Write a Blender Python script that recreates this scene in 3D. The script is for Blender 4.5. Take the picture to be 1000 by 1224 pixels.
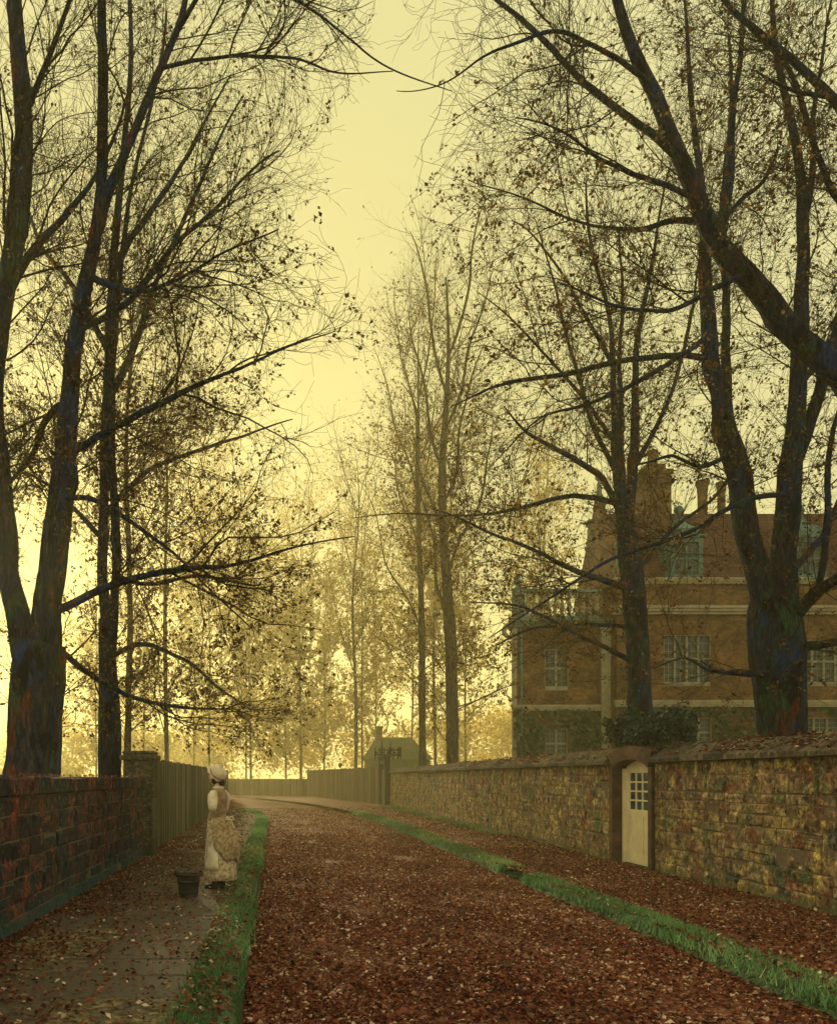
import bpy, bmesh, math, random
import numpy as np
from mathutils import Vector, Matrix

R = math.radians
sc = bpy.context.scene
for o in list(bpy.data.objects):
    bpy.data.objects.remove(o)
COL = sc.collection
rnd = random.Random(7)
RG = np.random.default_rng(11)

# ------------------------------------------------------------------ camera
F = 1000.0                       # focal length in photo pixels (photo 1000 x 1224)
VX, VY, EYE = 328.0, 930.0, 1.53
cam_d = bpy.data.cameras.new('camera')
cam = bpy.data.objects.new('camera', cam_d)
COL.objects.link(cam)
cam.location = (0, 0, EYE)
cam.rotation_euler = (R(90), 0, 0)
cam_d.sensor_fit = 'AUTO'
cam_d.sensor_width = 36
cam_d.lens = 36 * F / 1224
cam_d.shift_x = (500 - VX) / 1224
cam_d.shift_y = (VY - 612) / 1224
cam_d.clip_end = 2000
sc.camera = cam

# ------------------------------------------------------------------ sky, sun, exposure
SUN_AZ, SUN_EL = R(-11), R(14)         # azimuth from +Y (negative: towards -X)
world = bpy.data.worlds.new('World')
sc.world = world
world.use_nodes = True
wn, wl = world.node_tree.nodes, world.node_tree.links
wn.clear()
w_out = wn.new('ShaderNodeOutputWorld')
w_bg = wn.new('ShaderNodeBackground')
w_sky = wn.new('ShaderNodeTexSky')
w_sky.sky_type = 'NISHITA'
w_sky.sun_disc = False
w_sky.sun_elevation = SUN_EL
w_sky.sun_rotation = SUN_AZ
w_sky.air_density = 1.6
w_sky.dust_density = 3.0
w_sky.ozone_density = 0.4
# golden autumn sky: warm towards the low sun, cooler overhead and behind, the unseen back brightened as added fill
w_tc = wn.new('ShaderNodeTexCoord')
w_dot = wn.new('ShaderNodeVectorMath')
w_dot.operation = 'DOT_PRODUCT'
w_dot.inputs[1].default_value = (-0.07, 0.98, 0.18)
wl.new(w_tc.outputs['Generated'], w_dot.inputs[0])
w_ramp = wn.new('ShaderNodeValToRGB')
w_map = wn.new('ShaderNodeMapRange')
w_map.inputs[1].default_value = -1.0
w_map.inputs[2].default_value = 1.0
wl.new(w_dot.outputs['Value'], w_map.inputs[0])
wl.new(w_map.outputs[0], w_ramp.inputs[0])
cr = w_ramp.color_ramp
SKY_BACK_FILL, SKY_TOP, SKY_SIDE, SKY_GLOW = (0.84, 0.80, 0.68), (0.60, 0.57, 0.40), (0.535, 0.505, 0.255), (0.50, 0.445, 0.175)
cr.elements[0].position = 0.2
cr.elements[0].color = (*SKY_BACK_FILL, 1)
cr.elements[1].position = 0.62
cr.elements[1].color = (*SKY_TOP, 1)
for p_, c_ in ((0.85, SKY_SIDE), (1.0, SKY_GLOW)):
    e_ = cr.elements.new(p_)
    e_.color = (*c_, 1)
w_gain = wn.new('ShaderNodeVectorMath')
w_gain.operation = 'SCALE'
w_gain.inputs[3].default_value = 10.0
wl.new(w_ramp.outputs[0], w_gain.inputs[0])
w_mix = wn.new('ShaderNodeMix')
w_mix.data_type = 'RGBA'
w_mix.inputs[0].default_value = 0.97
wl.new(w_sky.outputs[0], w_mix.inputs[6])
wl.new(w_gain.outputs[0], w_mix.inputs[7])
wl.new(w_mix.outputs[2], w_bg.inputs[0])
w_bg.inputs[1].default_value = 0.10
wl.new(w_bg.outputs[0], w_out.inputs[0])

sun_d = bpy.data.lights.new('sun', 'SUN')
sun_d.energy = 5.0
sun_d.angle = R(3.0)
sun_d.color = (1.0, 0.85, 0.48)
sun = bpy.data.objects.new('sun', sun_d)
COL.objects.link(sun)
sdir = Vector((math.sin(SUN_AZ) * math.cos(SUN_EL), math.cos(SUN_AZ) * math.cos(SUN_EL), math.sin(SUN_EL)))
sun.rotation_euler = sdir.to_track_quat('Z', 'Y').to_euler()
sun.location = (0, 0, 30)

sc.view_settings.view_transform = 'Standard'
sc.view_settings.look = 'None'
sc.view_settings.exposure = 0.58
sc.view_settings.gamma = 1.0
sc.render.engine = 'CYCLES'
sc.cycles.use_denoising = True
sc.cycles.volume_bounces = 1
sc.cycles.max_bounces = 6
sc.cycles.diffuse_bounces = 3
sc.cycles.transparent_max_bounces = 8
HAZE_DENSITY = 0.0018
HAZE_COLOR = (0.98, 0.90, 0.46)
HAZE_G = 0.6


# ------------------------------------------------------------------ helpers
def at(px, py, Y):
    """a point of the place from where it shows in the photo and how far off it stands"""
    return Vector(((px - VX) * Y / F, Y, EYE + (VY - py) * Y / F))


def tag(o, label=None, cat=None, group=None, kind=None):
    if label: o['label'] = label
    if cat: o['category'] = cat
    if group: o['group'] = group
    if kind: o['kind'] = kind
    return o


def empty(name, loc=(0, 0, 0), rz=0.0):
    o = bpy.data.objects.new(name, None)
    COL.objects.link(o)
    o.location = loc
    o.rotation_euler = (0, 0, rz)
    o.empty_display_size = 0.3
    return o


def link_mesh(name, me, mat, parent=None, kind=None):
    o = bpy.data.objects.new(name, me)
    COL.objects.link(o)
    if mat: me.materials.append(mat)
    if parent: o.parent = parent
    if kind: o['kind'] = kind
    return o


def np_mesh(name, verts, faces_flat, nper, mat, parent=None, tint=None, smooth=False, kind=None):
    """verts (n,3); faces_flat (m,nper)"""
    me = bpy.data.meshes.new(name)
    nv, nf = len(verts), len(faces_flat)
    me.vertices.add(nv)
    me.vertices.foreach_set('co', np.ascontiguousarray(verts, dtype=np.float32).ravel())
    me.loops.add(nf * nper)
    me.loops.foreach_set('vertex_index', np.ascontiguousarray(faces_flat, dtype=np.int32).ravel())
    me.polygons.add(nf)
    me.polygons.foreach_set('loop_start', np.arange(0, nf * nper, nper, dtype=np.int32))
    me.polygons.foreach_set('loop_total', np.full(nf, nper, dtype=np.int32))
    if smooth:
        me.polygons.foreach_set('use_smooth', np.ones(nf, dtype=bool))
    if tint is not None:
        a = me.attributes.new('tint', 'FLOAT', 'POINT')
        a.data.foreach_set('value', np.ascontiguousarray(tint, dtype=np.float32))
    me.update(calc_edges=True)
    me.validate()
    return link_mesh(name, me, mat, parent, kind)


class MB:
    """collects shapes, links them as ONE mesh object"""
    def __init__(self):
        self.v, self.f, self.t, self.s = [], [], [], []

    def add(self, vs, fs, tint=0.5, smooth=False):
        b = len(self.v)
        self.v += [tuple(p) for p in vs]
        self.f += [tuple(i + b for i in q) for q in fs]
        self.t += [tint] * len(vs)
        self.s += [smooth] * len(fs)
        return self

    def box(self, x0, x1, y0, y1, z0, z1, tint=0.5, ch=0.0):
        if ch <= 0:
            vs = [(x0, y0, z0), (x1, y0, z0), (x1, y1, z0), (x0, y1, z0), (x0, y0, z1), (x1, y0, z1), (x1, y1, z1), (x0, y1, z1)]
            fs = [(0, 3, 2, 1), (4, 5, 6, 7), (0, 1, 5, 4), (1, 2, 6, 5), (2, 3, 7, 6), (3, 0, 4, 7)]
            return self.add(vs, fs, tint)
        bm = bmesh.new()
        bmesh.ops.create_cube(bm, size=1)
        for v in bm.verts:
            v.co = ((x0 + x1) / 2 + v.co.x * (x1 - x0), (y0 + y1) / 2 + v.co.y * (y1 - y0), (z0 + z1) / 2 + v.co.z * (z1 - z0))
        bmesh.ops.bevel(bm, geom=bm.edges[:], offset=ch, segments=1, affect='EDGES')
        bm.verts.index_update()
        self.add([v.co[:] for v in bm.verts], [[v.index for v in f.verts] for f in bm.faces], tint)
        bm.free()
        return self

    def lathe(self, prof, cx, cy, n=16, sx=1.0, sy=1.0, rot=0.0, tint=0.5, smooth=True, cap=True):
        vs, fs = [], []
        m = len(prof)
        for (r, z) in prof:
            for k in range(n):
                a = 2 * math.pi * k / n + rot
                vs.append((cx + r * sx * math.cos(a), cy + r * sy * math.sin(a), z))
        for i in range(m - 1):
            for k in range(n):
                k2 = (k + 1) % n
                fs.append((i * n + k, i * n + k2, (i + 1) * n + k2, (i + 1) * n + k))
        if cap:
            fs.append(tuple(range(n - 1, -1, -1)))
            fs.append(tuple((m - 1) * n + k for k in range(n)))
        return self.add(vs, fs, tint, smooth)

    def tube(self, pts, rad, n=8, tint=0.5, closed=False):
        pts = [Vector(p) for p in pts]
        if not hasattr(rad, '__len__'): rad = [rad] * len(pts)
        vs, fs = [], []
        m = len(pts)
        d = (pts[-1] - pts[0])
        if d.length < 1e-6: d = pts[1] - pts[0]
        ref = min((Vector((1, 0, 0)), Vector((0, 1, 0)), Vector((0, 0, 1))), key=lambda a: abs(a.dot(d.normalized())))
        for i, p in enumerate(pts):
            a = pts[(i - 1) % m] if (closed or i > 0) else p
            b = pts[(i + 1) % m] if (closed or i < m - 1) else p
            t = (b - a).normalized()
            u = t.cross(ref)
            if u.length < 1e-4: u = t.cross(Vector((0.3, 0.5, 0.8)))
            u.normalize()
            w = t.cross(u)
            for k in range(n):
                an = 2 * math.pi * k / n
                vs.append(p + (u * math.cos(an) + w * math.sin(an)) * rad[i])
        for i in range(m if closed else m - 1):
            for k in range(n):
                k2 = (k + 1) % n
                j = (i + 1) % m
                fs.append((i * n + k, i * n + k2, j * n + k2, j * n + k))
        if not closed:
            fs.append(tuple(range(n - 1, -1, -1)))
            fs.append(tuple((m - 1) * n + k for k in range(n)))
        return self.add(vs, fs, tint, True)

    def build(self, name, mat, parent=None, kind=None):
        me = bpy.data.meshes.new(name)
        me.from_pydata(self.v, [], self.f)
        me.polygons.foreach_set('use_smooth', self.s)
        a = me.attributes.new('tint', 'FLOAT', 'POINT')
        a.data.foreach_set('value', self.t)
        me.update()
        return link_mesh(name, me, mat, parent, kind)


# ------------------------------------------------------------------ materials
def new_mat(name):
    m = bpy.data.materials.new(name)
    m.use_nodes = True
    nt = m.node_tree
    p = nt.nodes['Principled BSDF']
    return m, nt, p


def node(nt, t, **kw):
    n = nt.nodes.new(t)
    for k, v in kw.items():
        setattr(n, k, v)
    return n


def ramp(nt, fac, stops, interp='LINEAR'):
    r = node(nt, 'ShaderNodeValToRGB')
    cr = r.color_ramp
    cr.interpolation = interp
    while len(cr.elements) > 1: cr.elements.remove(cr.elements[-1])
    cr.elements[0].position = stops[0][0]
    cr.elements[0].color = (*stops[0][1], 1)
    for p, c in stops[1:]:
        e = cr.elements.new(p)
        e.color = (*c, 1)
    nt.links.new(fac, r.inputs[0])
    return r.outputs[0]


def coords(nt, scale=(1, 1, 1), kind='Object', loc=(0, 0, 0)):
    tc = node(nt, 'ShaderNodeTexCoord')
    mp = node(nt, 'ShaderNodeMapping')
    mp.inputs['Scale'].default_value = scale
    mp.inputs['Location'].default_value = loc
    nt.links.new(tc.outputs[kind], mp.inputs[0])
    return mp.outputs[0]


def noise(nt, vec, scale=5, detail=6, rough=0.6, dist=0.0):
    n = node(nt, 'ShaderNodeTexNoise')
    n.inputs['Scale'].default_value = scale
    n.inputs['Detail'].default_value = detail
    n.inputs['Roughness'].default_value = rough
    n.inputs['Distortion'].default_value = dist
    nt.links.new(vec, n.inputs['Vector'])
    return n.outputs['Fac']


def voronoi(nt, vec, scale, out='Color', feature='F1'):
    n = node(nt, 'ShaderNodeTexVoronoi', feature=feature)
    n.inputs['Scale'].default_value = scale
    nt.links.new(vec, n.inputs['Vector'])
    return n.outputs[out]


def mixc(nt, fac, a, b, blend='MIX'):
    m = node(nt, 'ShaderNodeMix', data_type='RGBA', blend_type=blend)
    for s, v in ((0, fac), (6, a), (7, b)):
        if isinstance(v, (int, float)): m.inputs[s].default_value = v
        elif isinstance(v, tuple): m.inputs[s].default_value = (*v, 1)
        else: nt.links.new(v, m.inputs[s])
    return m.outputs[2]


def math_n(nt, op, a, b=0.0, clamp=False):
    m = node(nt, 'ShaderNodeMath', operation=op, use_clamp=clamp)
    for i, v in enumerate((a, b)):
        if isinstance(v, (int, float)): m.inputs[i].default_value = v
        else: nt.links.new(v, m.inputs[i])
    return m.outputs[0]


def attr(nt, name='tint'):
    a = node(nt, 'ShaderNodeAttribute', attribute_name=name)
    return a.outputs['Fac']


def bump(nt, p, height, strength=0.5, dist=0.02):
    b = node(nt, 'ShaderNodeBump')
    b.inputs['Strength'].default_value = strength
    b.inputs['Distance'].default_value = dist
    nt.links.new(height, b.inputs['Height'])
    nt.links.new(b.outputs[0], p.inputs['Normal'])


def sep_z(nt, kind='Object'):
    tc = node(nt, 'ShaderNodeTexCoord')
    s = node(nt, 'ShaderNodeSeparateXYZ')
    nt.links.new(tc.outputs[kind], s.inputs[0])
    return s.outputs[2]


def bark_mat(name, stops, patch):
    m, nt, p = new_mat(name)
    v = coords(nt, (1, 1, 0.22))
    n1 = noise(nt, v, 9, 8, 0.68, 0.6)
    v2 = coords(nt, (1, 1, 0.5))
    n2 = noise(nt, v2, 3.2, 5, 0.6)
    c = ramp(nt, n1, stops)
    for (lo, hi, col, sc_, off) in patch:
        n = noise(nt, coords(nt, (1, 1, 0.45), loc=off), sc_, 6, 0.65)
        f = ramp(nt, n, [(lo, (0, 0, 0)), (hi, (1, 1, 1))])
        c = mixc(nt, f, c, col)
    fine = noise(nt, v, 30, 4, 0.7)
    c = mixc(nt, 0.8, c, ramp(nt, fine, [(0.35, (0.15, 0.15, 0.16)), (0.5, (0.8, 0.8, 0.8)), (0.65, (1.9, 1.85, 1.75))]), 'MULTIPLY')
    nt.links.new(c, p.inputs['Base Color'])
    p.inputs['Roughness'].default_value = 0.9
    p.inputs['Specular IOR Level'].default_value = 0.08
    bump(nt, p, math_n(nt, 'ADD', n1, fine), 1.0, 0.05)
    return m


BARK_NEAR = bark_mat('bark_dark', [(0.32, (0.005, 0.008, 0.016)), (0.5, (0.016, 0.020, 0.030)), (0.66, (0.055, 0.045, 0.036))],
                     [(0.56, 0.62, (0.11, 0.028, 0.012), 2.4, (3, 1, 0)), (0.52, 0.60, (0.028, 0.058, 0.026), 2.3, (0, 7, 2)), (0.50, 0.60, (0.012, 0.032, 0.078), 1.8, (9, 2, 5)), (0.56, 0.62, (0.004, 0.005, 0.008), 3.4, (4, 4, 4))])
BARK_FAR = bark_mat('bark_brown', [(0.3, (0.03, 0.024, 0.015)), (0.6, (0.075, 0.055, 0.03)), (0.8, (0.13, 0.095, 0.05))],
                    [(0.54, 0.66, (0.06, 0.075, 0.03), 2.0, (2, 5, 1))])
BARK_TWIG = bark_mat('bark_twig', [(0.3, (0.02, 0.014, 0.011)), (0.55, (0.05, 0.032, 0.018)), (0.75, (0.10, 0.06, 0.026))],
                     [(0.53, 0.62, (0.05, 0.06, 0.025), 0.8, (2, 5, 1))])


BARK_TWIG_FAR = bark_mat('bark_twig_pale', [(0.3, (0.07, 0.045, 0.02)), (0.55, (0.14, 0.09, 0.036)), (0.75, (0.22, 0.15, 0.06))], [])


def plain(name, col, rough=0.8, var=0.35, scale=12, bs=0.3, spec=0.12):
    m, nt, p = new_mat(name)
    v = coords(nt)
    n = noise(nt, v, scale, 7, 0.65)
    c0 = tuple(x * (1 - var) for x in col)
    c1 = tuple(min(1, x * (1 + var)) for x in col)
    nt.links.new(ramp(nt, n, [(0.3, c0), (0.7, c1)]), p.inputs['Base Color'])
    p.inputs['Roughness'].default_value = rough
    p.inputs['Specular IOR Level'].default_value = spec
    bump(nt, p, n, bs, 0.01)
    return m


def leaf_mat(name, stops, trans=0.35):
    m, nt, p = new_mat(name)
    c = ramp(nt, attr(nt), stops)
    nt.links.new(c, p.inputs['Base Color'])
    p.inputs['Roughness'].default_value = 0.65
    p.inputs['Specular IOR Level'].default_value = 0.1
    if trans > 0:
        out = nt.nodes['Material Output']
        tr = node(nt, 'ShaderNodeBsdfTranslucent')
        nt.links.new(c, tr.inputs[0])
        mx = node(nt, 'ShaderNodeMixShader')
        mx.inputs[0].default_value = trans
        nt.links.new(p.outputs[0], mx.inputs[1])
        nt.links.new(tr.outputs[0], mx.inputs[2])
        nt.links.new(mx.outputs[0], out.inputs[0])
    return m


LEAF_TREE = leaf_mat('autumn_leaf', [(0, (0.02, 0.018, 0.010)), (0.3, (0.07, 0.042, 0.016)), (0.55, (0.15, 0.075, 0.022)), (0.8, (0.11, 0.095, 0.03)), (1, (0.26, 0.16, 0.045))], 0.55)
LEAF_DARK = leaf_mat('dark_leaf', [(0, (0.012, 0.015, 0.008)), (0.5, (0.05, 0.035, 0.014)), (0.8, (0.045, 0.05, 0.018)), (1, (0.10, 0.06, 0.022))], 0.25)
LEAF_HAZE_GOLD = leaf_mat('haze_gold_leaf', [(0, (0.28, 0.20, 0.04)), (0.5, (0.48, 0.35, 0.075)), (1, (0.62, 0.47, 0.13))], 0.5)  # autumn gold, with the glow of distant haze put into the colour
LITTER = leaf_mat('fallen_leaf', [(0, (0.028, 0.009, 0.006)), (0.3, (0.11, 0.028, 0.014)), (0.55, (0.24, 0.065, 0.028)), (0.75, (0.22, 0.10, 0.045)), (0.9, (0.40, 0.22, 0.11)), (1, (0.66, 0.48, 0.28))], 0.3)
IVY = leaf_mat('ivy_leaf', [(0, (0.006, 0.011, 0.009)), (0.5, (0.022, 0.042, 0.026)), (0.85, (0.05, 0.08, 0.05)), (1, (0.16, 0.18, 0.11))], 0.1)
CREEPER = leaf_mat('creeper_leaf', [(0, (0.02, 0.03, 0.014)), (0.6, (0.045, 0.07, 0.028)), (1, (0.11, 0.11, 0.04))], 0.15)
GRASS = leaf_mat('grass_blade', [(0, (0.035, 0.085, 0.028)), (0.45, (0.09, 0.21, 0.07)), (0.8, (0.19, 0.32, 0.12)), (1, (0.36, 0.36, 0.14))], 0.4)


def stone_mat(name, ramp_stops, lichen, moss_h=0.5, moss=(0.035, 0.06, 0.03)):
    m, nt, p = new_mat(name)
    v = coords(nt)
    c = ramp(nt, attr(nt), ramp_stops)
    g = noise(nt, v, 14, 8, 0.7)
    vo = node(nt, 'ShaderNodeTexVoronoi')
    vo.inputs['Scale'].default_value = 16
    wv = node(nt, 'ShaderNodeTexNoise')
    wv.inputs['Scale'].default_value = 7
    nt.links.new(v, wv.inputs['Vector'])
    nt.links.new(mixc(nt, 0.12, v, wv.outputs['Color']), vo.inputs['Vector'])
    vs_ = node(nt, 'ShaderNodeSeparateColor')
    nt.links.new(vo.outputs['Color'], vs_.inputs[0])
    for (scl, lo, hi, col, off) in lichen:
        n = noise(nt, coords(nt, loc=off), scl, 8, 0.72, 0.3)
        c = mixc(nt, ramp(nt, n, [(lo, (0, 0, 0)), (hi, (1, 1, 1))]), c, col)
    c = mixc(nt, 0.9, c, ramp(nt, g, [(0.32, (0.12, 0.12, 0.13)), (0.5, (0.75, 0.73, 0.7)), (0.66, (1.6, 1.55, 1.45))]), 'MULTIPLY')
    c = mixc(nt, 0.6, c, ramp(nt, vs_.outputs[0], [(0.0, (0.35, 0.36, 0.38)), (0.6, (0.95, 0.92, 0.9)), (1.0, (1.7, 1.6, 1.4))]), 'MULTIPLY')
    # moss climbs from the foot of the wall with a ragged edge
    z = sep_z(nt)
    nz = math_n(nt, 'MULTIPLY', noise(nt, v, 2.5, 6, 0.7), 1.1)
    f = math_n(nt, 'SUBTRACT', nz, math_n(nt, 'DIVIDE', z, moss_h), True)
    c = mixc(nt, math_n(nt, 'MULTIPLY', f, 1.6, True), c, moss)
    nt.links.new(c, p.inputs['Base Color'])
    p.inputs['Roughness'].default_value = 0.92
    p.inputs['Specular IOR Level'].default_value = 0.08
    bump(nt, p, math_n(nt, 'ADD', g, noise(nt, v, 45, 4, 0.6)), 0.8, 0.02)
    return m


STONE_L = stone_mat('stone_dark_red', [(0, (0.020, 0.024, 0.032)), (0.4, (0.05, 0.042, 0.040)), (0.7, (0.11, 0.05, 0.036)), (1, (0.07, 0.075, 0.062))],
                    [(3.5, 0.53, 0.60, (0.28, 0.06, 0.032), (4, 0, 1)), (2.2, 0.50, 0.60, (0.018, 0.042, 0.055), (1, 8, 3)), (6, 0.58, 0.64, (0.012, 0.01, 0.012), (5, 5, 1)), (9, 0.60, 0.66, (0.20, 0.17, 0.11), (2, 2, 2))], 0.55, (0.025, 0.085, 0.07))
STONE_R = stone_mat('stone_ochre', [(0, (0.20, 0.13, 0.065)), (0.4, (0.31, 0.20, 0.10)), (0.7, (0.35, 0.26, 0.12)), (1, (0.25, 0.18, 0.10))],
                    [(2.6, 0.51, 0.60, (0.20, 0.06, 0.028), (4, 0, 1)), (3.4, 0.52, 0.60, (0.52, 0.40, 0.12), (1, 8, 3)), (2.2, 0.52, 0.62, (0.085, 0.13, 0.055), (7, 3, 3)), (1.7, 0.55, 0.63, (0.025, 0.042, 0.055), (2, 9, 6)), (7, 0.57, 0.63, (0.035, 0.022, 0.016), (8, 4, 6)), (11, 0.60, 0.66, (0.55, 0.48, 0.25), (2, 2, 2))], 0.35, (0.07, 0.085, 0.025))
COPING = stone_mat('coping_stone', [(0, (0.05, 0.04, 0.035)), (0.5, (0.12, 0.09, 0.06)), (1, (0.18, 0.14, 0.09))],
                   [(3.0, 0.5, 0.64, (0.06, 0.075, 0.03), (4, 0, 1)), (5, 0.58, 0.68, (0.16, 0.08, 0.04), (6, 1, 0))], 0.02)
PIER = stone_mat('pier_stone', [(0, (0.06, 0.05, 0.03)), (0.5, (0.10, 0.085, 0.05)), (1, (0.14, 0.12, 0.07))], [(3.0, 0.56, 0.68, (0.06, 0.075, 0.035), (4, 0, 1)), (4.0, 0.6, 0.7, (0.05, 0.035, 0.025), (1, 7, 1))], 0.4)
MORTAR = plain('mortar', (0.13, 0.09, 0.055), 0.95, 0.4, 20)


def brick_mat(name, c1, c2, mort, scale=1.0):
    m, nt, p = new_mat(name)
    tc = node(nt, 'ShaderNodeTexCoord')
    s = node(nt, 'ShaderNodeSeparateXYZ')
    nt.links.new(tc.outputs['Object'], s.inputs[0])
    cb = node(nt, 'ShaderNodeCombineXYZ')
    nt.links.new(math_n(nt, 'ADD', s.outputs[0], s.outputs[1]), cb.inputs[0])
    nt.links.new(s.outputs[2], cb.inputs[1])
    b = node(nt, 'ShaderNodeTexBrick')
    b.inputs['Color1'].default_value = (*c1, 1)
    b.inputs['Color2'].default_value = (*c2, 1)
    b.inputs['Mortar'].default_value = (*mort, 1)
    b.inputs['Scale'].default_value = scale
    b.inputs['Mortar Size'].default_value = 0.008
    b.inputs['Brick Width'].default_value = 0.23
    b.inputs['Row Height'].default_value = 0.078
    nt.links.new(cb.outputs[0], b.inputs['Vector'])
    n = noise(nt, tc.outputs['Object'], 1.3, 7, 0.7)
    c = mixc(nt, 0.9, b.outputs[0], ramp(nt, n, [(0.32, (0.30, 0.32, 0.30)), (0.5, (0.8, 0.78, 0.75)), (0.66, (1.5, 1.35, 1.15))]), 'MULTIPLY')
    n6 = noise(nt, tc.outputs['Object'], 7, 5, 0.7)
    c = mixc(nt, 0.7, c, ramp(nt, n6, [(0.35, (0.5, 0.5, 0.5)), (0.65, (1.4, 1.35, 1.3))]), 'MULTIPLY')
    nt.links.new(c, p.inputs['Base Color'])
    p.inputs['Roughness'].default_value = 0.9
    p.inputs['Specular IOR Level'].default_value = 0.08
    bump(nt, p, b.outputs['Fac'], -0.4, 0.01)
    return m


BRICK = brick_mat('house_brick', (0.16, 0.088, 0.024), (0.095, 0.052, 0.017), (0.13, 0.095, 0.04))
BRICK_DOOR = brick_mat('arch_brick', (0.11, 0.06, 0.032), (0.075, 0.04, 0.024), (0.08, 0.06, 0.045))
FRAME = plain('window_stone', (0.19, 0.18, 0.085), 0.85, 0.3, 4)
TRIM = plain('house_stone', (0.25, 0.22, 0.10), 0.85, 0.3, 3)
TRIM_GREEN = plain('weathered_stone', (0.12, 0.16, 0.09), 0.85, 0.35, 4)
MOSSROOF = plain('mossy_slate', (0.05, 0.06, 0.022), 0.9, 0.4, 1.5)
LEAD = plain('green_lead', (0.07, 0.13, 0.085), 0.6, 0.35, 6)
WOODG = plain('grey_oak', (0.09, 0.075, 0.045), 0.85, 0.5, 8)
DARKWOOD = plain('dark_oak', (0.025, 0.022, 0.016), 0.8, 0.4, 9)
IRON = plain('black_iron', (0.015, 0.015, 0.014), 0.55, 0.3, 20)
CREAM = plain('cream_paint', (0.84, 0.70, 0.36), 0.6, 0.14, 5, 0.15)


def roof_mat():
    m, nt, p = new_mat('roof_tile')
    v = coords(nt)
    b = node(nt, 'ShaderNodeTexBrick')
    b.inputs['Color1'].default_value = (0.11, 0.05, 0.024, 1)
    b.inputs['Color2'].default_value = (0.075, 0.034, 0.018, 1)
    b.inputs['Mortar'].default_value = (0.03, 0.015, 0.012, 1)
    b.inputs['Scale'].default_value = 1
    b.inputs['Brick Width'].default_value = 0.22
    b.inputs['Row Height'].default_value = 0.16
    b.inputs['Mortar Size'].default_value = 0.012
    s = node(nt, 'ShaderNodeSeparateXYZ')
    nt.links.new(v, s.inputs[0])
    cb = node(nt, 'ShaderNodeCombineXYZ')
    nt.links.new(s.outputs[0], cb.inputs[0])
    nt.links.new(s.outputs[2], cb.inputs[1])
    nt.links.new(cb.outputs[0], b.inputs['Vector'])
    n = noise(nt, v, 1.5, 7, 0.7)
    nt.links.new(mixc(nt, 0.8, b.outputs[0], ramp(nt, n, [(0.3, (0.5, 0.48, 0.45)), (0.7, (1.1, 1.1, 1.0))]), 'MULTIPLY'), p.inputs['Base Color'])
    p.inputs['Roughness'].default_value = 0.9
    p.inputs['Specular IOR Level'].default_value = 0.08
    bump(nt, p, b.outputs['Fac'], -0.6, 0.02)
    return m


ROOF = roof_mat()


def glass_mat(name, col, rough=0.08, spec=0.8):
    m, nt, p = new_mat(name)
    v = coords(nt)
    n = noise(nt, v, 3.5, 3, 0.5)
    nt.links.new(ramp(nt, n, [(0.35, tuple(x * 0.5 for x in col)), (0.65, col)]), p.inputs['Base Color'])
    p.inputs['Roughness'].default_value = rough
    p.inputs['Specular IOR Level'].default_value = spec
    p.inputs['IOR'].default_value = 1.45
    bump(nt, p, noise(nt, v, 5, 2, 0.5), 0.35, 0.02)
    return m


GLASS = glass_mat('old_window_glass', (0.05, 0.06, 0.028), 0.2, 0.25)
GLASS_DOOR = glass_mat('door_glass', (0.03, 0.085, 0.10), 0.15)


def board_mat(name, stops):
    m, nt, p = new_mat(name)
    c = ramp(nt, attr(nt), stops)
    v = coords(nt, (1, 1, 0.06))
    g = noise(nt, v, 30, 6, 0.7)
    c = mixc(nt, 0.7, c, ramp(nt, g, [(0.3, (0.35, 0.35, 0.35)), (0.7, (1.2, 1.2, 1.2))]), 'MULTIPLY')
    n = noise(nt, coords(nt), 1.2, 6, 0.65)
    c = mixc(nt, ramp(nt, n, [(0.52, (0, 0, 0)), (0.68, (1, 1, 1))]), c, (0.06, 0.08, 0.03))
    nt.links.new(c, p.inputs['Base Color'])
    p.inputs['Roughness'].default_value = 0.9
    p.inputs['Specular IOR Level'].default_value = 0.08
    bump(nt, p, g, 0.6, 0.01)
    return m


BOARD_L = board_mat('fence_board', [(0, (0.035, 0.032, 0.018)), (0.5, (0.10, 0.085, 0.045)), (1, (0.20, 0.16, 0.08))])
BOARD_R = board_mat('brown_fence_board', [(0, (0.07, 0.04, 0.02)), (0.5, (0.14, 0.085, 0.04)), (1, (0.20, 0.14, 0.07))])


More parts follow.
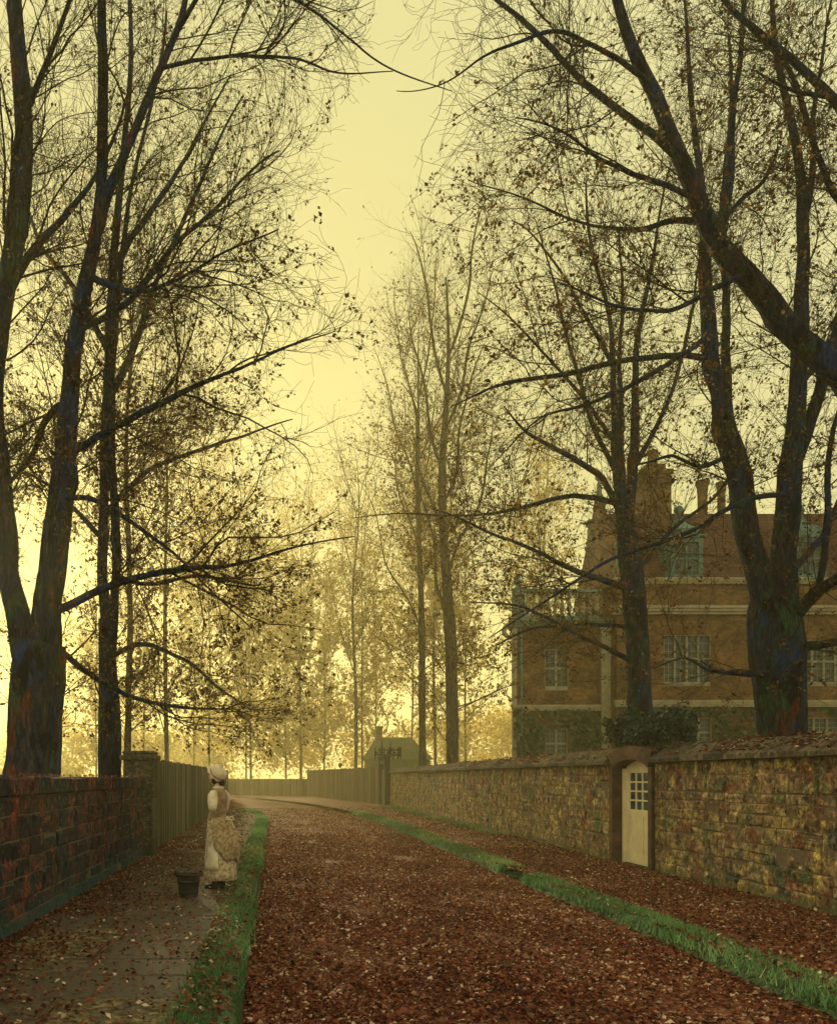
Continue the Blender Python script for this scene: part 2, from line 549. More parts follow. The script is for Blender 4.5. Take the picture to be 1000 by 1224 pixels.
def ground_mat(name, leafy, stops, scale=14, soil=(0.06, 0.04, 0.028)):
    m, nt, p = new_mat(name)
    v = coords(nt)
    warp = node(nt, 'ShaderNodeTexNoise')
    warp.inputs['Scale'].default_value = 9
    nt.links.new(v, warp.inputs['Vector'])
    vv = mixc(nt, 0.06, v, warp.outputs['Color'])
    vc = node(nt, 'ShaderNodeTexVoronoi')
    vc.inputs['Scale'].default_value = scale
    nt.links.new(vv, vc.inputs['Vector'])
    sp = node(nt, 'ShaderNodeSeparateColor')
    nt.links.new(vc.outputs['Color'], sp.inputs[0])
    lc = ramp(nt, sp.outputs[0], stops)
    n = noise(nt, v, 0.9, 8, 0.72)
    sn = noise(nt, v, 16, 8, 0.7)
    sl = mixc(nt, 0.8, soil, ramp(nt, sn, [(0.3, (0.35, 0.33, 0.3)), (0.7, (1.3, 1.3, 1.3))]), 'MULTIPLY')
    th = ramp(nt, math_n(nt, 'ADD', n, math_n(nt, 'MULTIPLY', sp.outputs[1], 0.25)), [(0.62 - leafy * 0.3, (0, 0, 0)), (0.70 - leafy * 0.3, (1, 1, 1))])
    nt.links.new(mixc(nt, th, sl, lc), p.inputs['Base Color'])
    p.inputs['Roughness'].default_value = 0.9
    p.inputs['Specular IOR Level'].default_value = 0.08
    bump(nt, p, math_n(nt, 'ADD', sn, vc.outputs['Distance']), 0.7, 0.03)
    return m


LSTOPS = [(0, (0.035, 0.012, 0.008)), (0.4, (0.14, 0.042, 0.02)), (0.75, (0.20, 0.09, 0.04)), (1, (0.26, 0.16, 0.08))]
ROAD = ground_mat('leaf_strewn_road', 0.75, LSTOPS, 24, (0.17, 0.10, 0.040))
PATH_R = ground_mat('earth_path', 0.55, LSTOPS, 15, (0.26, 0.17, 0.075))
GARDEN = ground_mat('garden_soil', 0.5, LSTOPS, 12, (0.07, 0.06, 0.03))
TURF = ground_mat('turf_soil', 0.1, [(0, (0.03, 0.05, 0.02)), (1, (0.07, 0.11, 0.04))], 20, (0.04, 0.07, 0.025))
FLAG = stone_mat('flagstone', [(0, (0.085, 0.068, 0.038)), (0.5, (0.14, 0.112, 0.056)), (1, (0.20, 0.17, 0.085))],
                 [(2.4, 0.60, 0.74, (0.075, 0.075, 0.04), (4, 0, 1)), (3.2, 0.50, 0.64, (0.07, 0.04, 0.028), (1, 6, 0))], 0.01, (0.1, 0.08, 0.05))

# ------------------------------------------------------------------ haze (air of the place)
def build_haze():
    m = bpy.data.materials.new('haze_air')
    m.use_nodes = True
    nt = m.node_tree
    nt.nodes.clear()
    out = nt.nodes.new('ShaderNodeOutputMaterial')
    pv = nt.nodes.new('ShaderNodeVolumePrincipled')
    pv.inputs['Color'].default_value = (*HAZE_COLOR, 1)
    pv.inputs['Density'].default_value = HAZE_DENSITY
    pv.inputs['Anisotropy'].default_value = HAZE_G
    nt.links.new(pv.outputs[0], out.inputs['Volume'])
    b = MB().box(-205, 205, -45, 205, -1.6, 31)
    o = b.build('haze', m)
    tag(o, kind='stuff')


# ------------------------------------------------------------------ ground, road, pavements
def road_left(y):
    if y < 30: return -0.28
    return -0.28 - 0.0085 * (y - 30) ** 2 if y < 62 else -9.0 - 0.55 * (y - 62)


def road_right(y):
    if y < 26: return 3.80
    return 3.80 - 0.0036 * (y - 26) ** 2


ZR = -0.10                                    # road surface; the pavements lie at 0


def strip(name, xl, xr, ys, nx, zf, mat, kind='structure', tint=0.5):
    vs, fs = [], []
    for y in ys:
        a, b = xl(y), xr(y)
        for i in range(nx + 1):
            t = i / nx
            x = a + (b - a) * t
            vs.append((x, y, zf(x, y, t)))
    for j in range(len(ys) - 1):
        for i in range(nx):
            k = j * (nx + 1) + i
            fs.append((k, k + 1, k + nx + 2, k + nx + 1))
    m = MB()
    m.add(vs, fs, tint, True)
    o = m.build(name, mat)
    tag(o, kind=kind)
    return o


def wob(x, y, a=1.0):
    return a * (np.sin(x * 2.1 + y * 0.7) * 0.5 + np.sin(x * 0.9 - y * 1.7 + 1.3) * 0.35 + np.sin(x * 4.3 + y * 3.1) * 0.15)


def road_z(x, y, t):
    """camber, unevenness and two cart ruts"""
    return ZR + 0.05 * (1 - (2 * t - 1) ** 2) + 0.012 * wob(x, y) - 0.018 * (np.exp(-((t - 0.3) / 0.05) ** 2) + np.exp(-((t - 0.68) / 0.05) ** 2))


def path_z(x, y, t):
    return 0.004 + 0.015 * wob(x, y) + 0.03 * t ** 3


def build_ground():
    g = MB()
    g.add([(-200, -40, -0.16), (200, -40, -0.16), (200, 200, -0.16), (-200, 200, -0.16)], [(0, 1, 2, 3)])
    tag(g.build('ground', GARDEN), kind='structure')
    ys = [-6 + 0.4 * k for k in range(60)] + [18 + 1.0 * k for k in range(60)]
    strip('road', lambda y: road_left(y) - 0.05, lambda y: road_right(y) + 0.06, ys, 40, road_z, ROAD)
    # earth path along the stone wall, and the bed under the flagstones
    strip('path', lambda y: road_right(y) + 0.28, lambda y: max(6.15, road_right(y) + 2.3) if y < 47 else max(road_right(y) + 0.5, 6.15 - 0.151 * (y - 47)), ys[:-8], 12,
          path_z, PATH_R)
    strip('pavement_bed', lambda y: -2.62, lambda y: road_left(y) - 0.30, [y for y in ys if y < 62], 10,
          lambda x, y, t: -0.022 + 0.006 * wob(x, y), GARDEN)
    # verges: low banks of turf between path and road
    def verge(name, fl, fr, y0, y1, h):
        yy = [y0 + (y1 - y0) * k / 120 for k in range(121)]
        def zf(x, y, t):
            e = min(1, (y - y0) / 0.4, (y1 - y) / 0.4)
            s = min(1, t / 0.22) * min(1, (1 - t) / 0.22)
            return -0.115 + (0.105 + h * (1 + 0.5 * wob(x * 2, y * 0.7))) * math.sqrt(max(0, s)) * max(0, e) ** 0.5
        return strip(name, fl, fr, yy, 8, zf, TURF)
    wl_ = lambda y: 0.035 * math.sin(y * 0.9) + 0.012 * math.sin(y * 2.6)
    verge('verge', lambda y: road_left(y) - 0.35 - wl_(y), lambda y: road_left(y) + 0.05 + wl_(y + 3), 2.0, 40, 0.05)
    verge('verge', lambda y: road_right(y) - 0.06 + wl_(y), lambda y: road_right(y) + 0.36 + wl_(y + 2), 2.0, 12.9, 0.05)
    verge('verge', lambda y: road_right(y) - 0.06 + wl_(y), lambda y: road_right(y) + 0.36 + wl_(y + 2), 13.9, 37, 0.05)
    # flagstones
    m = MB()
    y = 1.0
    while y < 46:
        dy = rnd.uniform(0.55, 1.0)
        xs = [-2.52]
        right = road_left(y) - 0.34
        while xs[-1] < right - 0.5:
            xs.append(min(right, xs[-1] + rnd.uniform(0.6, 1.25)))
        if xs[-1] < right: xs[-1] = right
        for a, b in zip(xs, xs[1:]):
            h = rnd.uniform(-0.008, 0.01)
            m.box(a + 0.016, b - 0.016, y + 0.018, y + dy - 0.018, -0.08, h, rnd.random(), 0.014)
        y += dy
    tag(m.build('pavement', FLAG), kind='structure')
    # garden ground behind the walls
    gy = [-6 + 3 * k for k in range(50)]
    strip('garden', lambda y: 6.42, lambda y: 60, gy, 30, lambda x, y, t: 0.25 + 0.35 * math.exp(-((x - 7) / 2.5) ** 2) + 0.12 * wob(x * 0.4, y * 0.4) if y < 46 else -0.15, GARDEN)
    strip('garden', lambda y: -60, lambda y: -2.82, gy[:24], 30, lambda x, y, t: 0.05 + 0.1 * wob(x * 0.4, y * 0.4), GARDEN)


def leaf_arrays(P, N, size, rng, fold=0.35, aspect=0.62):
    """diamond leaves with a fold along the midrib: P points, N normals, size lengths"""
    n = len(P)
    rv = rng.normal(size=(n, 3))
    u = rv - (rv * N).sum(1, keepdims=True) * N
    u /= np.linalg.norm(u, axis=1, keepdims=True) + 1e-9
    w = np.cross(N, u)
    s = size[:, None]
    a = P - u * s * 0.5
    b = P + u * s * 0.5
    lift = N * s * fold * rng.uniform(0.1, 1.0, (n, 1))
    c = P + w * s * aspect * 0.5 + lift + u * s * 0.06
    d = P - w * s * aspect * 0.5 + lift * rng.uniform(0.2, 1.2, (n, 1)) + u * s * 0.06
    V = np.stack([a, c, b, d], 1).reshape(-1, 3)
    base = np.arange(n)[:, None] * 4
    Fc = np.concatenate([base + np.array([[0, 2, 1]]), base + np.array([[0, 3, 2]])], 1).reshape(-1, 3)
    return V, Fc


def build_litter():
    rng = np.random.default_rng(5)
    def scatter(name, n, ysamp, xl, xr, zf, size, mat=LITTER, tb=(0, 1), edge=0.0):
        y = ysamp(n)
        a = np.array([xl(v) for v in y]); b = np.array([xr(v) for v in y])
        t = rng.random(n)
        if edge: t = np.where(rng.random(n) < edge, rng.beta(0.45, 2.5, n), t)
        x = a + (b - a) * t
        clump = np.sin(x * 3.1 + y * 1.3) + np.sin(x * 1.2 - y * 2.3 + 2) + 0.8 * np.sin(x * 6.3 + y * 4.2)
        keep = rng.random(n) < 0.66 + 0.18 * clump - (0.30 * np.clip((y - 7) / 12, 0.15, 1) * (np.exp(-((t - 0.31) / 0.05) ** 2) + np.exp(-((t - 0.69) / 0.05) ** 2)) if name[0] == 'r' else 0)
        x, y = x[keep], y[keep]
        n2 = len(x)
        z = zf(x, y, np.clip(t[keep], 0, 1)) + rng.uniform(0.006, 0.028, n2)
        N = rng.normal(size=(n2, 3)) * 0.38 + np.array([0, 0, 1.0])
        N /= np.linalg.norm(N, axis=1, keepdims=True)
        fleck = rng.random(n2) < 0.07
        P = np.stack([x, y, z], 1)
        s = rng.uniform(size[0], size[1], n2)
        V, Fc = leaf_arrays(P, N, s, rng)
        tn = np.repeat(np.clip(rng.normal(0.45, 0.29, n2) + 0.10 * np.sin(x * 1.9 + y * 0.8) * np.sin(y * 1.1 - x) - 0.06 + 0.45 * fleck, tb[0], tb[1]), 4)
        return V, Fc, tn
    def inv(y0, y1, pw):
        return lambda n: y0 + (y1 - y0) * rng.random(n) ** pw
    def merge(name, parts):
        off, Vs, Fs, Ts = 0, [], [], []
        for V, Fc, T in parts:
            Vs.append(V); Fs.append(Fc + off); Ts.append(T); off += len(V)
        o = np_mesh(name, np.concatenate(Vs), np.concatenate(Fs), 3, LITTER, tint=np.concatenate(Ts))
        tag(o, kind='stuff')
    zroad = road_z
    z0 = lambda x, y, t: np.zeros(len(x)) + 0.006
    zpath = lambda x, y, t: path_z(x, y, np.clip((x - 4.2) / 1.95, 0, 1)) + 0.004
    merge('fallen_leaves', [
        scatter('r', 165000, inv(4.2, 22, 1.35), lambda y: road_left(y), lambda y: road_right(y), zroad, (0.022, 0.05)),
        scatter('rb', 16000, inv(4.2, 24, 1.2), lambda y: road_left(y), lambda y: road_right(y), zroad, (0.05, 0.085)),
        scatter('r2', 15000, inv(18, 44, 1.4), lambda y: road_left(y), lambda y: road_right(y), zroad, (0.05, 0.09), tb=(0, 0.95)),
        scatter('l', 19000, inv(3.5, 20, 1.2), lambda y: -2.5, lambda y: road_left(y) - 0.3, z0, (0.028, 0.058), edge=0.62),
        scatter('l2', 5000, inv(18, 45, 1.3), lambda y: -2.5, lambda y: road_left(y) - 0.3, z0, (0.05, 0.08), edge=0.4),
        scatter('p', 42000, inv(4.5, 18, 1.2), lambda y: road_right(y) + 0.3, lambda y: 6.05, zpath, (0.028, 0.06)),
        scatter('p2', 9000, inv(16, 44, 1.4), lambda y: 6.05, lambda y: road_right(y) + 0.3, zpath, (0.05, 0.085), edge=0.5),
        scatter('c', 4200, inv(3.5, 30, 1.2), lambda y: 6.05, lambda y: 6.42, lambda x, y, t: 1.86 + (x - 6.05) * 0.6, (0.045, 0.08)),
        scatter('c2', 420, inv(3.5, 17, 1.2), lambda y: -2.8, lambda y: -2.5, lambda x, y, t: np.full(len(x), 1.545), (0.03, 0.055), tb=(0.5, 1)),
        scatter('v', 2600, inv(4.0, 20, 1.2), lambda y: road_left(y) - 0.35, lambda y: road_left(y), lambda x, y, t: np.full(len(x), 0.05), (0.04, 0.07)),
        scatter('v2', 2200, inv(4.0, 25, 1.2), lambda y: road_right(y), lambda y: road_right(y) + 0.3, lambda x, y, t: np.full(len(x), 0.05), (0.04, 0.07)),
    ])


def build_grass():
    rng = np.random.default_rng(9)
    Vs, Fs, Ts, off = [], [], [], 0
    for (n, y0, y1, fl, fr, pw) in (
        (30000, 3.5, 40, lambda y: road_left(y) - 0.35, lambda y: road_left(y) + 0.02, 1.9),
        (17000, 3.5, 12.8, lambda y: road_right(y) - 0.03, lambda y: road_right(y) + 0.36, 1.2),
        (15000, 14.0, 37, lambda y: road_right(y) - 0.03, lambda y: road_right(y) + 0.36, 1.5),
        (4000, 22, 44, lambda y: 5.7, lambda y: 6.1, 1.3)):
        y = y0 + (y1 - y0) * rng.random(n) ** pw
        a = np.array([fl(v) for v in y]); b = np.array([fr(v) for v in y])
        t = rng.beta(1.5, 1.5, n)
        x = a + (b - a) * t + 0.03 * np.sin(y * 0.9) + rng.normal(0, 0.035, n)
        keep = rng.random(n) < 0.8 + 0.3 * np.sin(x * 9 + y * 1.1 + np.sin(y * 5.3)) * np.sin(y * 1.9 + x * 4)
        x, y, t = x[keep], y[keep], t[keep]
        n = len(x)
        z = -0.02 + 0.05 * np.sqrt(np.clip(4 * t * (1 - t), 0, 1))
        h = rng.uniform(0.03, 0.085, n) * (1 + 0.015 * y)
        w = rng.uniform(0.003, 0.006, n) * (1 + 0.05 * y)
        an = rng.uniform(0, 6.283, n)
        dx, dy = np.cos(an), np.sin(an)
        ln = rng.uniform(0.2, 0.9, n) * h
        a2 = rng.uniform(0, 6.283, n)
        p0 = np.stack([x - dx * w, y - dy * w, z - 0.03], 1)
        p1 = np.stack([x + dx * w, y + dy * w, z - 0.03], 1)
        p2 = np.stack([x + np.cos(a2) * ln, y + np.sin(a2) * ln, z + h], 1)
        Vs.append(np.stack([p0, p1, p2], 1).reshape(-1, 3))
        Fs.append(np.arange(3 * n).reshape(-1, 3) + off)
        off += 3 * n
        base = 0.48 + 0.20 * np.sin(x * 2 + y * 0.9) + 0.14 * np.sin(y * 1.3 + x * 5 + np.sin(y * 3.1)) + rng.normal(0, 0.18, n)
        Ts.append(np.repeat(np.clip(base, 0, 1), 3))
    o = np_mesh('grass', np.concatenate(Vs), np.concatenate(Fs), 3, GRASS, tint=np.concatenate(Ts))
    tag(o, kind='stuff')


# ------------------------------------------------------------------ walls
def rubble_face(m, xf, sgn, y0, y1, z0, z1, rows, wmin, wmax):
    """courses of irregular dressed blocks on a face at x = xf looking towards sgn*x"""
    zs = [z0]
    for r in rows:
        zs.append(zs[-1] + r * (z1 - z0))
    for i in range(len(rows)):
        y = y0
        while y < y1 - 0.02:
            w = rnd.uniform(wmin, wmax)
            ya, yb = y + 0.008, min(y1, y + w) - 0.008
            if y1 - yb < wmin * 0.5: yb = y1 - 0.008
            za, zb = zs[i] + 0.006 + rnd.uniform(-.006, .006), zs[i + 1] - 0.006 + rnd.uniform(-.006, .006)
            if rnd.random() < 0.25 and zb - za > 0.2:
                zc = za + (zb - za) * rnd.uniform(0.4, 0.6)
                pend = [(za, zc - 0.006), (zc + 0.006, zb)]
            else: pend = [(za, zb)]
            for za, zb in pend:
                d = rnd.uniform(0.004, 0.022)
                c = min(0.035, (yb - ya) * 0.2, (zb - za) * 0.2)
                x0, x1 = xf - sgn * 0.03, xf + sgn * d
                j = lambda: rnd.uniform(-0.022, 0.022)
                vs = [(x0, ya, za), (x0, yb, za), (x0, yb, zb), (x0, ya, zb)]
                xm = xf + sgn * d * 0.4
                vs += [(xm, ya + j() * .5, za + j() * .5), (xm, yb + j() * .5, za + j() * .5), (xm, yb + j() * .5, zb + j() * .5), (xm, ya + j() * .5, zb + j() * .5)]
                vs += [(x1 + j() * .5, ya + c + j(), za + c + j()), (x1 + j() * .5, yb - c + j(), za + c + j()), (x1 + j() * .5, yb - c + j(), zb - c + j()), (x1 + j() * .5, ya + c + j(), zb - c + j())]
                fs = []
                for b in (0, 4):
                    for k in range(4):
                        k2 = (k + 1) % 4
                        fs.append((b + k, b + k2, b + 4 + k2, b + 4 + k))
                fs.append((8, 9, 10, 11))
                m.add(vs, fs, rnd.random())
            y = yb + 0.008


def rows_of(n, v=0.35):
    r = [1 + rnd.uniform(-v, v) for _ in range(n)]
    s = sum(r)
    return [q / s for q in r]


DOOR_Y0, DOOR_Y1 = 13.62, 15.06               # near and far edge of the garden doorway
WALL_X = 6.1


def build_walls():
    # wall beside the flagstones
    w = empty('garden_wall', (0, 0, 0))
    tag(w, 'low dark red stone wall with flat coping beside the flagstone pavement', 'wall')
    m = MB().box(-2.80, -2.53, -6, 16.05, -0.15, 1.36, 0.2)
    m.build('core', MORTAR, w)
    m = MB()
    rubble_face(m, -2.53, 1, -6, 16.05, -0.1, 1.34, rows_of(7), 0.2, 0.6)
    m.build('stone_face', STONE_L, w)
    m = MB()
    y = -6
    while y < 16.0:
        d = min(rnd.uniform(0.7, 1.25), 16.05 - y)
        o = rnd.uniform(-0.012, 0.012)
        m.box(-2.86 + o, -2.475 + o, y + 0.006, y + d - 0.006, 1.35, 1.545 + rnd.uniform(-.012, .012), rnd.random(), 0.02)
        y += d
    m.build('coping', STONE_L, w)
    # pier
    p = empty('gate_pier', (-2.63, 16.45, 0))
    tag(p, 'square mossy stone pier with flat cap between low wall and board fence', 'pier')
    m = MB()
    z = -0.1
    for h in (0.42, 0.36, 0.46, 0.38, 0.36):
        m.box(-0.285, 0.285, -0.3, 0.3, z + 0.004, z + h - 0.004, rnd.random(), 0.018)
        z += h
    m.build('shaft', PIER, p)
    m = MB().box(-0.35, 0.35, -0.36, 0.36, 1.882, 1.98, 0.5, 0.02)
    m.box(-0.31, 0.31, -0.32, 0.32, 1.982, 2.06, 0.5, 0.03)
    m.build('cap', PIER, p)

    # high wall with the doorway
    w = empty('stone_wall', (0, 0, 0))
    tag(w, 'long lichen covered ochre stone wall with pitched coping and a doorway', 'wall')
    m = MB()
    m.box(WALL_X + 0.03, WALL_X + 0.38, -6, DOOR_Y0 - 0.13, -0.15, 1.78)
    m.box(WALL_X + 0.03, WALL_X + 0.38, DOOR_Y1 + 0.13, 44.2, -0.15, 1.78)
    m.build('core', MORTAR, w)
    m = MB()
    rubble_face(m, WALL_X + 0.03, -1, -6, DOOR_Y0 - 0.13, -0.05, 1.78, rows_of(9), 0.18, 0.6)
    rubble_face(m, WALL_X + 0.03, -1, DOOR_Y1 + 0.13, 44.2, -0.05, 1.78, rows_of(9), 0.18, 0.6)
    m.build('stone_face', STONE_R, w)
    m = MB()
    for (a, b) in ((-6, DOOR_Y0 - 0.17), (DOOR_Y1 + 0.17, 44.3)):
        y = a
        while y < b - 0.05:
            d = rnd.uniform(0.5, 1.1)
            if b - (y + d) < 0.3: d = b - y
            t = rnd.random()
            e = rnd.uniform(-0.015, 0.015)
            ya, yb = y + 0.004, y + d - 0.004
            x0, xr, x1 = WALL_X - 0.09 + e, WALL_X + 0.28, WALL_X + 0.56
            zt = 2.07 + rnd.uniform(-0.02, 0.02)
            pr = [(x0, 1.782), (x0, 1.845 + e), (xr - 0.05, zt - 0.012), (xr + .05, zt), (x1, 1.86), (x1, 1.782)]
            vs = [(q[0], ya, q[1]) for q in pr] + [(q[0], yb, q[1] + rnd.uniform(-.008, .008)) for q in pr]
            n = len(pr)
            fs = [tuple(range(n)), tuple(range(2 * n - 1, n - 1, -1))] + [(k, k + n, (k + 1) % n + n, (k + 1) % n) for k in range(n)]
            m.add(vs, fs, t)
            y += d
    m.build('coping', COPING, w)
    # brick doorway: jambs and segmental arch
    m = MB()
    m.box(WALL_X - 0.03, WALL_X + 0.42, DOOR_Y0 - 0.13, DOOR_Y0, -0.15, 1.70)
    m.box(WALL_X - 0.03, WALL_X + 0.42, DOOR_Y1, DOOR_Y1 + 0.13, -0.15, 1.70)
    n = 12
    vs, fs = [], []
    for k in range(n + 1):
        t = k / n
        y = DOOR_Y0 - 0.15 + (DOOR_Y1 - DOOR_Y0 + 0.3) * t
        yi = DOOR_Y0 + (DOOR_Y1 - DOOR_Y0) * t
        zi = 1.702 + 0.15 * math.sin(math.pi * t) ** 0.8
        zo = 1.97 + 0.11 * math.sin(math.pi * t)
        for x in (WALL_X - 0.04, WALL_X + 0.43):
            vs += [(x, yi, zi), (x, y, zo)]
    for k in range(n):
        a, b = 4 * k, 4 * k + 4
        fs += [(a, a + 1, b + 1, b), (a + 2, b + 2, b + 3, a + 3), (a, b, b + 2, a + 2), (a + 1, a + 3, b + 3, b + 1)]
    fs += [(0, 2, 3, 1), (4 * n, 4 * n + 1, 4 * n + 3, 4 * n + 2)]
    m.add(vs, fs)
    m.build('brick_surround', BRICK_DOOR, w)

    # the door
    dr = empty('garden_door', (WALL_X + 0.20, (DOOR_Y0 + DOOR_Y1) / 2, 0))
    tag(dr, 'narrow cream door with small glazed panes set in the stone wall', 'door')
    W = (DOOR_Y1 - DOOR_Y0) / 2
    m = MB()
    def arch(yy): return 1.702 + 0.15 * math.sin(math.pi * (yy + W) / (2 * W)) ** 0.8
    # frame
    m.box(-0.05, 0.08, -W + 0.003, -W + 0.07, 0.0, 1.70)
    m.box(-0.05, 0.08, W - 0.07, W - 0.003, 0.0, 1.70)
    m.build('door_frame', CREAM, dr)
    m = MB()
    w2 = W - 0.073
    m.box(0, 0.05, -w2, w2, 0.03, 0.98)                            # lower panel
    nb = 10                                                          # arched head
    for k in range(nb):
        a, b = -w2 + 2 * w2 * k / nb, -w2 + 2 * w2 * (k + 1) / nb
        vs = [(0, a, 1.62), (0, b, 1.62), (0, b, arch(b) - .004), (0, a, arch(a) - .004), (.05, a, 1.62), (.05, b, 1.62), (.05, b, arch(b) - .004), (.05, a, arch(a) - .004)]
        m.add(vs, [(0, 1, 2, 3), (7, 6, 5, 4), (0, 4, 5, 1), (2, 6, 7, 3)])
    m.box(0, 0.05, -w2, -w2 + 0.14, 0.98, 1.62)
    m.box(0, 0.05, w2 - 0.14, w2, 0.98, 1.62)
    for (a, b) in ((-w2, -w2 + .13), (w2 - .13, w2), (-.06, .06)):   # stiles and rails standing proud of the panels
        m.box(-0.014, -0.001, a, b, 0.04, 0.97)
    m.box(-0.012, -0.001, -w2 + .131, -.061, 0.04, 0.20)
    m.box(-0.012, -0.001, .061, w2 - .131, 0.04, 0.20)
    m.box(-0.012, -0.001, -w2 + .131, -.061, 0.86, 0.97)
    m.box(-0.012, -0.001, .061, w2 - .131, 0.86, 0.97)
    leaf = m.build('door_leaf', CREAM, dr)
    m = MB()
    g0, g1, h0, h1 = -w2 + 0.14, w2 - 0.14, 0.98, 1.62
    for k in range(1, 4):
        y = g0 + (g1 - g0) * k / 4
        m.box(-0.006, 0.03, y - 0.014, y + 0.014, h0, h1)
    for k in range(1, 4):
        z = h0 + (h1 - h0) * k / 4
        m.box(-0.004, 0.028, g0, g1, z - 0.014, z + 0.014)
    m.build('glazing_bars', CREAM, leaf)
    MB().box(0.015, 0.024, g0, g1, h0, h1).build('glass', GLASS_DOOR, leaf)
    m = MB().lathe([(0.0, -0.03), (0.03, -0.025), (0.035, 0), (0.03, 0.025), (0.0, 0.03)], 0, 0, 12, cap=False)
    k = m.build('door_knob', IRON, leaf)
    k.location = (-0.035, -w2 + 0.08, 0.93)
    m = MB().box(-0.10, 0.25, -W, W, -0.08, 0.028, 0.6, 0.01)
    m.build('door_step', COPING, dr)


def board_fence(name, label, pts, h, mat, bay=2.8, bw=0.125, gap=0.012, ball=None, post_mat=None, side=-1):
    """vertical boards between posts along a polyline of ground points"""
    o = empty(name, (pts[0][0], pts[0][1], 0))
    tag(o, label, 'fence')
    ox, oy = pts[0][0], pts[0][1]
    for (a, b) in zip(pts, pts[1:]):
        a, b = Vector((a[0], a[1], 0)), Vector((b[0], b[1], 0))
        L = (b - a).length
        d = (b - a) / L
        nrm = Vector((-d.y, d.x, 0))
        n = max(1, round(L / bay))
        for k in range(n):
            s0, s1 = L * k / n, L * (k + 1) / n
            m = MB()
            s = s0 + gap / 2
            while s + bw < s1 + 0.05:
                th = 0.011
                hh = h + rnd.uniform(-0.025, 0.025)
                e = rnd.uniform(-0.006, 0.006)
                q = [a + d * s + nrm * (e - th), a + d * (s + bw) + nrm * (e - th), a + d * (s + bw) + nrm * (e + th), a + d * s + nrm * (e + th)]
                vs = [(p.x - ox, p.y - oy, -0.05) for p in q] + [(p.x - ox, p.y - oy, hh + (0.0 if i % 2 else rnd.uniform(-.012, .012))) for i, p in enumerate(q)]
                m.add(vs, [(0, 3, 2, 1), (4, 5, 6, 7), (0, 1, 5, 4), (1, 2, 6, 5), (2, 3, 7, 6), (3, 0, 4, 7)], rnd.random())
                s += bw + gap
            m.build('board_panel', mat, o)
            for z in (0.35, h - 0.35):
                p0, p1 = a + d * s0, a + d * s1
                c = nrm * (0.05 * side)
                MB().tube([(p0.x + c.x - ox, p0.y + c.y - oy, z), (p1.x + c.x - ox, p1.y + c.y - oy, z)], 0.04, 4).build('rail', mat, o)
        for k in range(n + 1):
            p = a + d * (L * k / n)
            m = MB()
            m.box(p.x - ox + side * nrm.x * .07 - 0.055, p.x - ox + side * nrm.x * .07 + 0.055, p.y - oy - 0.055, p.y - oy + 0.055, -0.1, h + 0.04, 0.3, 0.012)
            ps = m.build('post', post_mat or mat, o)
            if ball is not None and abs((a + d * (L * k / n)).y - ball) < 1.4:
                m = MB().lathe([(0.07, h + .06), (0.05, h + .1), (0.05, h + .13), (0.13, h + 0.2), (0.15, h + .28), (0.11, h + .37), (0.02, h + .42)], p.x - ox, p.y - oy, 14)
                m.build('ball_finial', post_mat or mat, ps)
                ball = None
    return o


def build_fences():
    board_fence('board_fence', 'grey green fence of upright boards running on from the stone pier', [(-2.55, 16.9), (-2.55, 46), (-3.6, 60)], 1.92, BOARD_L, bw=0.095, gap=0.034, side=1)
    board_fence('board_fence', 'brown board fence with a ball topped post past the dark gateway', [(5.95, 47.6), (4.5, 57.3), (2.7, 69)], 2.15, BOARD_R, ball=57.3, post_mat=DARKWOOD)
    board_fence('board_fence', 'faint hazy board fence closing the lane at its bend', [(2.7, 70), (-1.5, 76), (-9, 83)], 1.45, BOARD_R)
    g = empty('gateway', (6.0, 45.8, 0))
    tag(g, 'dark timber gateway with spiked cresting at the end of stone wall', 'gateway')
    for y in (-1.25, 1.25):
        m = MB().box(-0.14, 0.14, y - 0.14, y + 0.14, -0.1, 2.62, 0.5, 0.02)
        m.box(-0.2, 0.2, y - 0.2, y + 0.2, 2.622, 2.72, 0.5, 0.02)
        m.build('post', DARKWOOD, g)
    m = MB().box(-0.10, 0.10, -1.105, 1.105, 2.3, 2.5)
    m.build('lintel', DARKWOOD, g)
    m = MB()
    y = -1.08
    while y < 1.05:
        m.box(-0.02, 0.02, y, y + 0.14, 0.05, 2.0, rnd.random())
        y += 0.155
    m.build('gate_leaf', BOARD_L, g)
    # iron cresting reaching out over the wall beside it
    m = MB()
    m.box(-0.55, 0.95, -0.04, 0.04, 2.76, 2.84)
    m.box(-0.35, 0.80, -0.035, 0.035, 3.02, 3.10)
    for x in (-0.5, -0.25, 0.0, 0.25, 0.5, 0.75, 0.9):
        m.box(x - 0.03, x + 0.03, -0.03, 0.03, 2.55, 3.2)
    for x in (-0.45, -0.1, 0.2, 0.55, 0.85):
        m.lathe([(0.0, 2.86), (0.11, 2.93), (0.0, 3.01)], x, 0, 8, cap=False)
    m.build('cresting', IRON, g)
    for x, h in ((-0.12, 3.62), (0.35, 3.55), (0.85, 3.35)):
        m = MB().lathe([(0.06, 2.7), (0.05, 3.1), (0.09, 3.14), (0.05, 3.2), (0.035, h - 0.15), (0.004, h)], x, 0.05, 8)
        m.build('spike_finial', IRON, g)


